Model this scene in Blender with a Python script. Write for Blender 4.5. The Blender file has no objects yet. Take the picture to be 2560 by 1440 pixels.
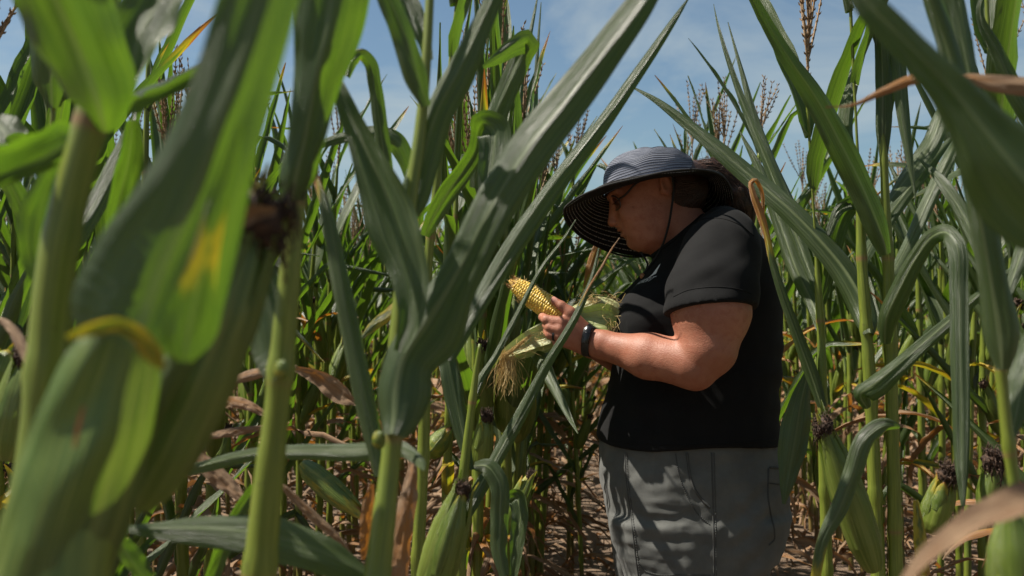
import bpy, math, random
import numpy as np
from mathutils import Vector, Matrix, noise as mnoise
from mathutils.bvhtree import BVHTree

random.seed(7)
RNG = np.random.default_rng(11)
S = bpy.context.scene
COL = S.collection
PI = math.pi

# ------------------------------------------------------------------ camera, sky, sun, exposure
F = 2489.0            # focal length of the 35 mm lens in pixels of a 2560 px wide frame
CAMZ = 1.27
HORIZON = 740.0
cam = bpy.data.cameras.new('camera')
cam.lens = 35.0
cam.sensor_width = 36.0
cam.shift_y = 20.0 / 2560.0
cam.clip_start = 0.02
cam.clip_end = 2000
cam.dof.use_dof = True
cam.dof.focus_distance = 2.3
cam.dof.aperture_fstop = 5.6
camo = bpy.data.objects.new('camera', cam)
camo.location = (0, 0, CAMZ)
camo.rotation_euler = (PI / 2, 0, 0)
COL.objects.link(camo)
S.camera = camo

SUN_DIR = Vector((-0.56, 0.03, 0.83)).normalized()    # towards the sun: high and to the left
SUN_EL = math.asin(SUN_DIR.z)
sun = bpy.data.lights.new('sun', 'SUN')
sun.energy = 5.0
sun.angle = math.radians(0.53)
sun.color = (1.0, 0.93, 0.82)
suno = bpy.data.objects.new('sun', sun)
suno.rotation_euler = SUN_DIR.to_track_quat('Z', 'Y').to_euler()
suno.location = (-4, -3, 9)
COL.objects.link(suno)

W = bpy.data.worlds.new('World')
S.world = W
W.use_nodes = True
wn, wl = W.node_tree.nodes, W.node_tree.links
bg = wn['Background']
bg.inputs['Strength'].default_value = 0.05
sky = wn.new('ShaderNodeTexSky')
sky.sky_type = 'NISHITA'
sky.sun_disc = False
sky.sun_elevation = SUN_EL
sky.sun_rotation = math.atan2(SUN_DIR.x, SUN_DIR.y)
sky.altitude = 200
sky.air_density = 1.0
sky.dust_density = 1.2
sky.ozone_density = 0.5
tc = wn.new('ShaderNodeTexCoord')
mp = wn.new('ShaderNodeMapping')
mp.inputs['Scale'].default_value = (2.2, 1.6, 5.0)
mp.inputs['Location'].default_value = (0.35, 0.2, 0.1)
nz = wn.new('ShaderNodeTexNoise')
nz.inputs['Scale'].default_value = 1.6
nz.inputs['Detail'].default_value = 7
nz.inputs['Roughness'].default_value = 0.62
nz.inputs['Distortion'].default_value = 0.5
rp = wn.new('ShaderNodeValToRGB')
rp.color_ramp.elements[0].position = 0.44
rp.color_ramp.elements[0].color = (0, 0, 0, 1)
rp.color_ramp.elements[1].position = 0.80
rp.color_ramp.elements[1].color = (1, 1, 1, 1)
mx = wn.new('ShaderNodeMix')
mx.data_type = 'RGBA'
mx.inputs['B'].default_value = (5.8, 5.9, 6.0, 1)
wl.new(tc.outputs['Generated'], mp.inputs['Vector'])
wl.new(mp.outputs['Vector'], nz.inputs['Vector'])
wl.new(nz.outputs['Fac'], rp.inputs['Fac'])
wl.new(rp.outputs['Color'], mx.inputs['Factor'])
wl.new(sky.outputs['Color'], mx.inputs['A'])
tint = wn.new('ShaderNodeMix')               # a cleaner, slightly greener blue than the model's violet cast
tint.data_type = 'RGBA'
tint.blend_type = 'MULTIPLY'
tint.inputs['Factor'].default_value = 1.0
tint.inputs['B'].default_value = (0.92, 1.03, 1.03, 1)
wl.new(mx.outputs['Result'], tint.inputs['A'])
wl.new(tint.outputs['Result'], bg.inputs['Color'])

S.view_settings.view_transform = 'Standard'
S.view_settings.look = 'None'
S.view_settings.gamma = 1.0
S.view_settings.use_curve_mapping = False
S.view_settings.exposure = 0.92
S.cycles.max_bounces = 8
S.cycles.transparent_max_bounces = 8
S.cycles.use_denoising = True


# ------------------------------------------------------------------ helpers
def P(px, py, d):
    """world point at distance d along the view axis"""
    return np.array(((px - 1280.0) / F * d, d, CAMZ - (py - HORIZON) / F * d))


def nd(o, **kw):
    for k, v in kw.items():
        o[k] = v
    return o


def thing(name, label, cat, loc=(0, 0, 0), group=None):
    o = bpy.data.objects.new(name, None)
    o.empty_display_size = 0.1
    COL.objects.link(o)
    o.location = loc
    o['label'] = label
    o['category'] = cat
    if group:
        o['group'] = group
    return o


def mesh(name, V, Q, uv=None, mats=(), mi=None, attrs=None, smooth=True, tris=None):
    """numpy arrays -> mesh. Q quads (m,4); tris optional (k,3)"""
    me = bpy.data.meshes.new(name)
    V = np.asarray(V, np.float32)
    Q = np.asarray(Q, np.int32).reshape(-1, 4)
    T = np.asarray(tris if tris is not None else [], np.int32).reshape(-1, 3)
    me.vertices.add(len(V))
    me.vertices.foreach_set('co', V.ravel())
    li = np.concatenate([Q.ravel(), T.ravel()])
    me.loops.add(len(li))
    me.loops.foreach_set('vertex_index', li)
    np_ = len(Q) + len(T)
    me.polygons.add(np_)
    st = np.concatenate([np.arange(len(Q)) * 4, len(Q) * 4 + np.arange(len(T)) * 3]).astype(np.int32)
    me.polygons.foreach_set('loop_start', st)
    if mi is not None:
        me.polygons.foreach_set('material_index', np.asarray(mi, np.int32))
    me.polygons.foreach_set('use_smooth', np.full(np_, smooth))
    for m in mats:
        me.materials.append(m)
    if uv is not None:
        l = me.uv_layers.new(name='UVMap')
        l.data.foreach_set('uv', np.asarray(uv, np.float32)[li].ravel())
    for k, v in (attrs or {}).items():
        a = me.attributes.new(k, 'FLOAT', 'POINT')
        a.data.foreach_set('value', np.asarray(v, np.float32))
    me.update(calc_edges=True)
    me.validate()
    return me


def obj(name, me, parent=None, label=None):
    o = bpy.data.objects.new(name, me)
    COL.objects.link(o)
    if parent is not None:
        o.parent = parent
        o.matrix_parent_inverse = Matrix.Translation(-Vector(parent_world(parent)))
    if label:
        o['label'] = label
    return o


def parent_world(p):
    return p.matrix_world_loc if hasattr(p, 'matrix_world_loc') else WLOC.get(p.name, Vector((0, 0, 0)))


WLOC = {}


def root_at(name, label, cat, loc, group=None):
    o = thing(name, label, cat, loc, group)
    WLOC[o.name] = Vector(loc)
    return o


def part(name, me, root, label=None):
    """a mesh given in world space, parented to a thing that stands at WLOC"""
    o = bpy.data.objects.new(name, me)
    COL.objects.link(o)
    o.parent = root
    w = WLOC.get(root.name, Vector((0, 0, 0)))
    o.location = -w
    WLOC[o.name] = Vector((0, 0, 0))
    if label:
        o['label'] = label
    return o


def sub(name, me, prt, label=None):
    o = bpy.data.objects.new(name, me)
    COL.objects.link(o)
    o.parent = prt
    if label:
        o['label'] = label
    return o


class MB:
    """collects vertex / quad arrays"""
    def __init__(self):
        self.V, self.Q, self.T, self.UV, self.D, self.R, self.M, self.MT, self.n = [], [], [], [], [], [], [], [], 0

    def add(self, V, Q, uv=None, dry=0.0, rnd=0.0, mat=0, T=None):
        n = len(V)
        self.V.append(np.asarray(V, np.float32))
        Q = np.asarray(Q, np.int64).reshape(-1, 4)
        self.Q.append(Q + self.n)
        self.M.append(np.full(len(Q), mat))
        T = np.asarray(T if T is not None else [], np.int64).reshape(-1, 3)
        self.T.append(T + self.n)
        self.MT.append(np.full(len(T), mat))
        self.UV.append(np.zeros((n, 2)) if uv is None else np.asarray(uv))
        self.D.append(np.broadcast_to(dry, (n,)))
        self.R.append(np.broadcast_to(rnd, (n,)))
        self.n += n

    def build(self, name, mats, smooth=True):
        return mesh(name, np.concatenate(self.V), np.concatenate(self.Q), np.concatenate(self.UV), mats,
                    np.concatenate([np.concatenate(self.M), np.concatenate(self.MT)]),
                    {'dry': np.concatenate(self.D), 'rnd': np.concatenate(self.R)}, smooth, np.concatenate(self.T))


def catmull(pts, n):
    """resample control rows (k, c) to n rows, centripetal-ish by chord length of the first 3 columns"""
    p = np.asarray(pts, float)
    if len(p) == 1:
        return np.repeat(p, n, 0)
    seg = np.linalg.norm(np.diff(p[:, :3], axis=0), axis=1)
    t = np.concatenate([[0], np.cumsum(np.maximum(seg, 1e-6))])
    t /= t[-1]
    q = np.linspace(0, 1, n)
    k = np.clip(np.searchsorted(t, q, 'right') - 1, 0, len(p) - 2)
    h = (t[k + 1] - t[k])[:, None]
    u = ((q - t[k]) / h[:, 0])[:, None]
    m = np.zeros_like(p)
    d = np.diff(p, axis=0) / np.diff(t)[:, None]
    m[0], m[-1] = d[0], d[-1]
    if len(p) > 2:
        w1 = np.diff(t)[1:, None]
        w0 = np.diff(t)[:-1, None]
        m[1:-1] = (d[:-1] * w1 + d[1:] * w0) / (w0 + w1)
    h00 = 2 * u ** 3 - 3 * u ** 2 + 1
    h10 = u ** 3 - 2 * u ** 2 + u
    h01 = -2 * u ** 3 + 3 * u ** 2
    h11 = u ** 3 - u ** 2
    return h00 * p[k] + h10 * h * m[k] + h01 * p[k + 1] + h11 * h * m[k + 1]


def unit(a):
    return a / np.maximum(np.linalg.norm(a, axis=-1, keepdims=True), 1e-9)


def tangents(C):
    return unit(np.gradient(C, axis=0))


def grid_quads(nv, nu, wrap=False):
    i = np.arange(nv - 1)[:, None]
    j = np.arange(nu if wrap else nu - 1)[None, :]
    j2 = (j + 1) % nu
    a = i * nu + j
    b = i * nu + j2
    return np.stack([a, b, b + nu, a + nu], -1).reshape(-1, 4)


def tube(mb, C, R, sides=8, dry=0.0, rnd=0.0, mat=0, caps=True, flat=1.0, vscale=1.0):
    C = np.asarray(C, float)
    n = len(C)
    R = np.broadcast_to(np.asarray(R, float), (n,))
    T = tangents(C)
    ref = np.array((0.0, 1, 0)) if abs(T[0][1]) < 0.8 else np.array((1.0, 0, 0))
    N = np.zeros_like(C)
    v = unit(np.cross(T[0], ref))
    for i in range(n):
        v = v - T[i] * np.dot(v, T[i])
        v = v / max(np.linalg.norm(v), 1e-9)
        N[i] = v
    B = np.cross(T, N)
    a = np.linspace(0, 2 * PI, sides, endpoint=False)
    V = C[:, None] + R[:, None, None] * (N[:, None] * np.cos(a)[None, :, None] + flat * B[:, None] * np.sin(a)[None, :, None])
    uv = np.stack(np.broadcast_arrays((a / (2 * PI))[None, :], (np.linspace(0, 1, n) * vscale)[:, None]), -1).reshape(-1, 2)
    V = V.reshape(-1, 3)
    Q = grid_quads(n, sides, True)
    D = np.broadcast_to(np.asarray(dry, float), (n,))
    D = np.repeat(D, sides)
    Tt = []
    if caps:
        V = np.concatenate([V, C[:1], C[-1:]])
        uv = np.concatenate([uv, [[0.5, 0]], [[0.5, vscale]]])
        D = np.concatenate([D, D[:1], D[-1:]])
        k = n * sides
        for j in range(sides):
            Tt.append((k, (j + 1) % sides, j))
            Tt.append((k + 1, k - sides + j, k - sides + (j + 1) % sides))
    mb.add(V, Q, uv, D, rnd, mat, Tt)


def ribbon(mb, C, Wd, side, nrm, phi, nu=9, wave=0.0, freq=9.0, ph=0.0, dry=0.0, rnd=0.0, mat=0, crinkle=0.0, crease=0.0):
    """a corn leaf: a strip of arc width Wd rolled by half angle phi towards nrm, with wavy edges"""
    n = len(C)
    s = np.linspace(-1, 1, nu)[None, :, None]
    phi = np.maximum(np.broadcast_to(np.asarray(phi, float), (n,)), 0.02)[:, None, None]
    w = np.broadcast_to(np.asarray(Wd, float), (n,))[:, None, None] / 2
    v = np.linspace(0, 1, n)
    V = C[:, None] + side[:, None] * (w * np.sin(phi * s) / phi) + nrm[:, None] * (w * (1 - np.cos(phi * s)) / phi)
    V = V - nrm[:, None] * (0.05 * w * np.exp(-(s / 0.12) ** 2))
    if wave:
        sg = np.where(s > 0, 0.0, 1.7)
        V = V + nrm[:, None] * (wave * w * s ** 2 * np.sin(freq * v[:, None, None] * 2 * PI + ph + sg))
    if crease:
        vv = v[:, None, None]
        fade = np.minimum(1, vv * 12) * np.minimum(1, (1 - vv) * 6)
        V = V + nrm[:, None] * (crease * w * fade * (np.sin(s * 4.3 + 2.6 * np.sin(vv * 5 + ph) + ph) + 0.6 * np.sin(s * 9 + vv * 7 + 2 * ph)))
        V = V + nrm[:, None] * (crease * 0.35 * w * np.exp(-((vv - 0.12) / 0.12) ** 2) * np.abs(s) * np.sin(vv * 210))
    if crinkle:
        m = max(4, n // 5)
        g = RNG.normal(size=(m, nu)) * crinkle * 0.75
        q = np.linspace(0, m - 1, n)
        k5 = np.array((1, 2, 3, 2, 1)) / 5.0
        g = np.stack([np.convolve(np.pad(r, 2, 'edge'), k5, 'valid') for r in g])
        g = np.stack([np.interp(q, np.arange(m), g[:, j]) for j in range(nu)], 1)
        V = V + nrm[:, None] * g[:, :, None]
    uv = np.stack(np.broadcast_arrays(np.linspace(0, 1, nu)[None, :], v[:, None]), -1).reshape(-1, 2)
    D = np.broadcast_to(np.asarray(dry, float), (n,))
    mb.add(V.reshape(-1, 3), grid_quads(n, nu), uv, np.repeat(D, nu), rnd, mat)


def copy_tree(o, parent=None):
    c = o.copy()
    COL.objects.link(c)
    if parent is not None:
        c.parent = parent
    for ch in CHILDREN.get(o.name, ()):
        copy_tree(ch, c)
    return c


CHILDREN = {}


def index_children(o):
    CHILDREN[o.name] = list(o.children)
    for ch in o.children:
        index_children(ch)


# ------------------------------------------------------------------ materials
class NT:
    def __init__(self, name):
        self.m = bpy.data.materials.new(name)
        self.m.use_nodes = True
        self.t = self.m.node_tree
        self.n, self.l = self.t.nodes, self.t.links
        self.b = self.n['Principled BSDF']
        self.out = self.n['Material Output']

    def new(self, t, **kw):
        n = self.n.new(t)
        for k, v in kw.items():
            setattr(n, k, v)
        return n

    def link(self, a, b):
        self.l.new(a, b)

    def math(self, op, a, b=None, c=None, clamp=False):
        n = self.n.new('ShaderNodeMath')
        n.operation = op
        n.use_clamp = clamp
        for i, x in enumerate((a, b, c)):
            if x is None:
                continue
            if isinstance(x, (int, float)):
                n.inputs[i].default_value = x
            else:
                self.l.new(x, n.inputs[i])
        return n.outputs[0]

    def mix(self, f, a, b, blend='MIX'):
        n = self.n.new('ShaderNodeMix')
        n.data_type = 'RGBA'
        n.blend_type = blend
        for s, x in ((n.inputs['Factor'], f), (n.inputs['A'], a), (n.inputs['B'], b)):
            if isinstance(x, (int, float)):
                s.default_value = x
            elif isinstance(x, tuple):
                s.default_value = (*x, 1)
            else:
                self.l.new(x, s)
        return n.outputs['Result']

    def uv(self):
        return self.n.new('ShaderNodeUVMap').outputs[0]

    def geo(self):
        return self.n.new('ShaderNodeTexCoord').outputs['Object']

    def attr(self, name):
        return self.new('ShaderNodeAttribute', attribute_name=name).outputs['Fac']

    def noise(self, vec, scale=5, detail=3, rough=0.5, sc=(1, 1, 1)):
        m = self.n.new('ShaderNodeMapping')
        m.inputs['Scale'].default_value = sc
        self.l.new(vec, m.inputs['Vector'])
        n = self.n.new('ShaderNodeTexNoise')
        n.inputs['Scale'].default_value = scale
        n.inputs['Detail'].default_value = detail
        n.inputs['Roughness'].default_value = rough
        self.l.new(m.outputs[0], n.inputs['Vector'])
        return n.outputs['Fac']

    def ramp(self, f, stops):
        r = self.n.new('ShaderNodeValToRGB')
        e = r.color_ramp.elements
        while len(e) < len(stops):
            e.new(0.5)
        for i, (p, c) in enumerate(stops):
            e[i].position = p
            e[i].color = (*c, 1) if len(c) == 3 else c
        self.l.new(f, r.inputs[0])
        return r.outputs['Color']

    def sm(self, f, lo, hi):
        n = self.n.new('ShaderNodeMapRange')
        n.interpolation_type = 'SMOOTHSTEP'
        n.inputs['From Min'].default_value = lo
        n.inputs['From Max'].default_value = hi
        self.l.new(f, n.inputs['Value'])
        return n.outputs[0]

    def bump(self, h, strength=0.3, dist=0.002):
        b = self.n.new('ShaderNodeBump')
        b.inputs['Strength'].default_value = strength
        b.inputs['Distance'].default_value = dist
        self.l.new(h, b.inputs['Height'])
        self.l.new(b.outputs[0], self.b.inputs['Normal'])
        return b.outputs[0]

    def base(self, c):
        if isinstance(c, tuple):
            self.b.inputs['Base Color'].default_value = (*c, 1)
        else:
            self.l.new(c, self.b.inputs['Base Color'])

    def set(self, **kw):
        for k, v in kw.items():
            self.b.inputs[k.replace('_', ' ')].default_value = v

    def translucent(self, col, fac, nrm=None):
        t = self.n.new('ShaderNodeBsdfTranslucent')
        if isinstance(col, tuple):
            t.inputs['Color'].default_value = (*col, 1)
        else:
            self.l.new(col, t.inputs['Color'])
        if nrm is not None:
            self.l.new(nrm, t.inputs['Normal'])
        m = self.n.new('ShaderNodeMixShader')
        m.inputs[0].default_value = fac
        self.l.new(self.b.outputs[0], m.inputs[1])
        self.l.new(t.outputs[0], m.inputs[2])
        self.l.new(m.outputs[0], self.out.inputs['Surface'])


def leaf_material(name, husk=False):
    k = NT(name)
    uv = k.uv()
    sx = k.new('ShaderNodeSeparateXYZ')
    k.link(uv, sx.inputs[0])
    u, v = sx.outputs[0], sx.outputs[1]
    oi = k.new('ShaderNodeObjectInfo').outputs['Random']
    rnd = k.math('FRACT', k.math('ADD', oi, k.attr('rnd')))
    cmb = k.new('ShaderNodeCombineXYZ')
    k.link(u, cmb.inputs[0])
    k.link(v, cmb.inputs[1])
    k.link(k.math('MULTIPLY', rnd, 37.0), cmb.inputs[2])
    vec = cmb.outputs[0]
    veins = k.noise(vec, 1.0, 2, 0.6, (70 if not husk else 46, 1.2, 1))
    fine = k.noise(vec, 1.0, 3, 0.6, (220, 6.0, 1))
    broad = k.noise(vec, 1.0, 3, 0.6, (17, 0.7, 1))
    blot = k.noise(vec, 1.0, 4, 0.6, (2.2, 5.0, 1))
    edge = k.math('ABSOLUTE', k.math('SUBTRACT', u, 0.5))
    if husk:
        g1, g2, gv = (0.080, 0.130, 0.014), (0.145, 0.195, 0.026), (0.21, 0.25, 0.055)
        t1, t2 = (0.16, 0.28, 0.02), (0.24, 0.34, 0.04)
    else:
        g1, g2, gv = (0.031, 0.050, 0.016), (0.062, 0.085, 0.036), (0.100, 0.126, 0.055)
        t1, t2 = (0.095, 0.215, 0.009), (0.17, 0.31, 0.014)
    col = k.mix(k.sm(k.math('ADD', k.math('MULTIPLY', rnd, 0.6), k.math('MULTIPLY', blot, 0.7)), 0.35, 0.95), g1, g2)
    col = k.mix(k.math('MULTIPLY', k.sm(veins, 0.46, 0.66), 0.5 if not husk else 0.7), col, gv)
    col = k.mix(k.math('MULTIPLY', k.sm(broad, 0.52, 0.68), 0.55), col, gv)
    col = k.mix(k.math('MULTIPLY', k.sm(broad, 0.48, 0.34), 0.45), col, tuple(x * 0.72 for x in g1))
    col = k.mix(k.math('MULTIPLY', k.sm(fine, 0.5, 0.75), 0.25), col, g1)
    tcol = k.mix(k.sm(veins, 0.35, 0.65), t1, t2)
    if not husk:
        rib = k.math('SUBTRACT', 1.0, k.sm(edge, 0.018, 0.05))
        rib = k.math('MULTIPLY', rib, k.math('SUBTRACT', 1.0, k.math('MULTIPLY', v, 0.8), clamp=True))
        col = k.mix(rib, col, (0.17, 0.21, 0.095))
        tcol = k.mix(rib, tcol, (0.12, 0.20, 0.02))
    # yellowing, orange and brown follow the leaf's own dryness
    d = k.math('ADD', k.attr('dry'), k.math('MULTIPLY', k.math('SUBTRACT', blot, 0.5), 0.5))
    d = k.math('ADD', d, k.math('MULTIPLY', k.math('SUBTRACT', edge, 0.25), 0.28))
    yel = k.sm(d, 0.22, 0.42)
    org = k.sm(d, 0.40, 0.58)
    tan = k.sm(d, 0.62, 0.95)
    tanc = k.mix(k.sm(k.math('ADD', veins, k.math('MULTIPLY', blot, 0.6)), 0.55, 1.05), (0.16, 0.085, 0.042), (0.45, 0.30, 0.175))
    for a, b, f in (((0.36, 0.30, 0.025), (0.55, 0.44, 0.015), yel), ((0.32, 0.14, 0.030), (0.46, 0.17, 0.015), org)):
        col = k.mix(f, col, a)
        tcol = k.mix(f, tcol, b)
    col = k.mix(tan, col, tanc)
    tcol = k.mix(tan, tcol, (0.20, 0.085, 0.025))
    spots = k.sm(k.noise(vec, 1.0, 2, 0.5, (26, 60, 1)), 0.72, 0.78)
    col = k.mix(k.math('MULTIPLY', spots, 0.6), col, (0.10, 0.06, 0.02))
    k.base(col)
    k.set(Roughness=0.40 if not husk else 0.5)
    k.b.inputs['Specular IOR Level'].default_value = 0.62
    rr = k.math('ADD', 0.30, k.math('MULTIPLY', k.math('ADD', tan, k.math('MULTIPLY', blot, 0.35)), 0.35))
    k.link(rr, k.b.inputs['Roughness'])
    b = k.bump(k.math('ADD', k.math('ADD', k.math('MULTIPLY', veins, 0.8), k.math('MULTIPLY', broad, 1.2)), k.math('MULTIPLY', fine, 0.35)), 0.7, 0.002)
    k.translucent(tcol, 0.36 if not husk else 0.25, b)
    return k.m


def stalk_material():
    k = NT('corn_stalk')
    uv = k.uv()
    st = k.noise(uv, 1.0, 3, 0.6, (34, 7, 1))
    pos = k.new('ShaderNodeNewGeometry').outputs['Position']
    bl = k.noise(pos, 9, 3)
    col = k.mix(k.sm(st, 0.35, 0.7), (0.110, 0.150, 0.016), (0.20, 0.235, 0.032))
    col = k.mix(k.math('MULTIPLY', k.sm(bl, 0.5, 0.75), 0.6), col, (0.085, 0.14, 0.03))
    sp = k.sm(k.noise(pos, 160, 2), 0.68, 0.74)
    col = k.mix(k.math('MULTIPLY', sp, 0.5), col, (0.06, 0.05, 0.02))
    d = k.math('ADD', k.attr('dry'), k.math('MULTIPLY', k.math('SUBTRACT', bl, 0.5), 0.5))
    col = k.mix(k.sm(d, 0.3, 0.9), col, k.mix(st, (0.13, 0.062, 0.028), (0.33, 0.19, 0.09)))
    k.base(col)
    k.set(Roughness=0.42)
    b = k.bump(st, 0.5, 0.001)
    k.translucent(k.mix(k.sm(d, 0.3, 0.9), (0.22, 0.30, 0.03), (0.2, 0.1, 0.04)), 0.14, b)
    return k.m


def simple(name, c1, c2, scale=30, rough=0.6, bump=0.3, sc=(1, 1, 1), spec=0.4, dist=0.002):
    k = NT(name)
    n = k.noise(k.geo(), scale, 4, 0.6, sc)
    k.base(k.mix(k.sm(n, 0.35, 0.65), c1, c2))
    k.set(Roughness=rough)
    k.b.inputs['Specular IOR Level'].default_value = spec
    if bump:
        k.bump(n, bump, dist)
    return k.m


M_LEAF = leaf_material('corn_leaf')
M_HUSK = leaf_material('corn_husk', True)
M_STALK = stalk_material()
M_SILK = simple('dry_silk', (0.022, 0.012, 0.008), (0.075, 0.040, 0.022), 200, 0.75, 0.8, dist=0.004)
M_FRESH_SILK = simple('fresh_silk', (0.45, 0.30, 0.10), (0.62, 0.46, 0.20), 60, 0.5, 0.0)
M_TASSEL = simple('tassel', (0.17, 0.10, 0.05), (0.36, 0.25, 0.14), 300, 0.7, 0.4)

# ------------------------------------------------------------------ the ground
def ground():
    k = NT('field_soil')
    g = k.new('ShaderNodeNewGeometry').outputs['Position']
    a = k.noise(g, 2.2, 5, 0.65)
    b = k.noise(g, 38, 5, 0.7)
    c = k.mix(k.sm(a, 0.35, 0.65), (0.085, 0.055, 0.036), (0.17, 0.115, 0.075))
    c = k.mix(k.sm(b, 0.42, 0.7), c, (0.22, 0.155, 0.10))
    k.base(c)
    k.set(Roughness=0.95)
    k.bump(k.math('ADD', b, k.math('MULTIPLY', a, 2.0)), 0.9, 0.02)
    # a fine bed under the near rows inside one sheet that runs on to the horizon
    xs = np.concatenate([[-600, -200, -60, -25], np.linspace(-8, 8, 97), [25, 60, 200, 600]])
    ys = np.concatenate([[-300, -60, -8], np.linspace(-2, 14, 97), [25, 60, 200, 900]])
    X, Y = np.meshgrid(xs, ys)
    Z = np.zeros_like(X)
    for i in range(X.shape[0]):
        for j in range(X.shape[1]):
            x, y = X[i, j], Y[i, j]
            if abs(x) <= 8 and -2 <= y <= 14:
                Z[i, j] = 0.035 * mnoise.noise(Vector((x * 2.1, y * 1.3, 0))) + 0.015 * mnoise.noise(Vector((x * 6, y * 6, 3)))
    V = np.stack([X, Y, Z], -1).reshape(-1, 3)
    o = obj('ground', mesh('ground', V, grid_quads(len(ys), len(xs)), mats=(k.m,)))
    nd(o, kind='structure', label='dry brown soil between the corn rows')


ground()


# ------------------------------------------------------------------ parts of a corn plant
def stalk_mb(mb, C, R, nodes_z=None, sides=10, dry=0.0):
    """stalk with swollen nodes; C dense path"""
    R = np.array(R, float)
    z = C[:, 2]
    D = np.broadcast_to(np.asarray(dry, float), (len(C),)).copy()
    if nodes_z is not None:
        for nz_ in nodes_z:
            g = np.exp(-((z - nz_) / 0.010) ** 2)
            R = R * (1 + 0.20 * g)
            D = np.maximum(D, 0.75 * np.exp(-((z - nz_ + 0.004) / 0.006) ** 2))
            up = z - nz_                       # the leaf sheath wrapped round the lower part of each internode
            R = R * (1 + 0.07 * ((up > 0) & (up < 0.10)))
    tube(mb, C, R, sides, D, random.random(), 0, True, 0.92, 3.0)


def leaf_path(base, az, L, th0, bend, pw=1.4, n=20, kink=None, sway=0.0):
    """centre line in the vertical plane at azimuth az; th is the angle from vertical"""
    v = np.linspace(0, 1, n)
    th = th0 + bend * v ** pw
    if kink:
        th = th + kink[1] / (1 + np.exp(-(v - kink[0]) * 60))
    a = az + sway * v ** 2
    ds = L / (n - 1)
    d = np.stack([np.sin(th) * np.cos(a), np.sin(th) * np.sin(a), np.cos(th)], -1)
    C = base + np.concatenate([[np.zeros(3)], np.cumsum((d[1:] + d[:-1]) / 2 * ds, 0)])
    side = np.stack([-np.sin(a), np.cos(a), np.zeros(n)], -1)
    nrm = np.cross(d, side)
    nrm = np.where((np.sum(nrm * np.stack([np.cos(a), np.sin(a), np.zeros(n)], -1), 1) > 0)[:, None], -nrm, nrm)
    return C, d, side, nrm, v


def twist(side, nrm, T, ang):
    c, s = np.cos(ang)[:, None], np.sin(ang)[:, None]
    return side * c + nrm * s, nrm * c - side * s


def plant_leaf(mb, base, az, L, Wm, th0, bend, rs=0.011, dry=0.0, tipdry=0.5, nu=7, n=20, roll=0.8, kink=None, rr=random):
    C, T, side, nrm, v = leaf_path(base, az, L, th0, bend, rr.uniform(1.2, 2.2), n, kink, rr.uniform(-0.35, 0.35))
    side, nrm = twist(side, nrm, T, rr.uniform(-1.3, 1.3) * v ** 1.3)
    Wd = Wm * np.minimum(1, 0.62 + 3.0 * v) * np.maximum(1 - v ** 2.4, 0.0) ** 0.9 + 0.002
    phi = 2.0 * np.exp(-(v / 0.035) ** 2) + roll * np.minimum(1, v * 6 + 0.35)
    C = C - nrm * (Wd * 0.25 * np.exp(-(v / 0.05) ** 2))[:, None]
    D = dry + tipdry * np.clip((v - 0.72) / 0.28, 0, 1) ** 1.5
    ribbon(mb, C, Wd, side, nrm, phi, nu, rr.uniform(0.05, 0.2), rr.uniform(3, 7), rr.uniform(0, 6), D, rr.random(), 0,
           0.0015 if dry < 0.5 else 0.006)


def dead_leaf(mb, base, az, L, Wm, nu=5, n=14, rr=random):
    C, T, side, nrm, v = leaf_path(base, az, L, rr.uniform(0.4, 0.9), rr.uniform(1.8, 2.5), rr.uniform(0.4, 0.8), n, None, rr.uniform(-0.8, 0.8))
    side, nrm = twist(side, nrm, T, rr.uniform(-3, 3) * v)
    Wd = Wm * np.minimum(1, 0.6 + 2 * v) * (1 - v ** 3) + 0.003
    C = C + RNG.normal(size=C.shape) * 0.006 * v[:, None]
    C[:, 2] = np.maximum(C[:, 2], 0.03)
    ribbon(mb, C, Wd, side, nrm, rr.uniform(0.5, 1.6), nu, 0.16, rr.uniform(2, 6), rr.uniform(0, 6),
           rr.uniform(0.8, 1.1) - 0.25 * np.exp(-(v / 0.2) ** 2), rr.random(), 0, 0.005)


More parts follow.
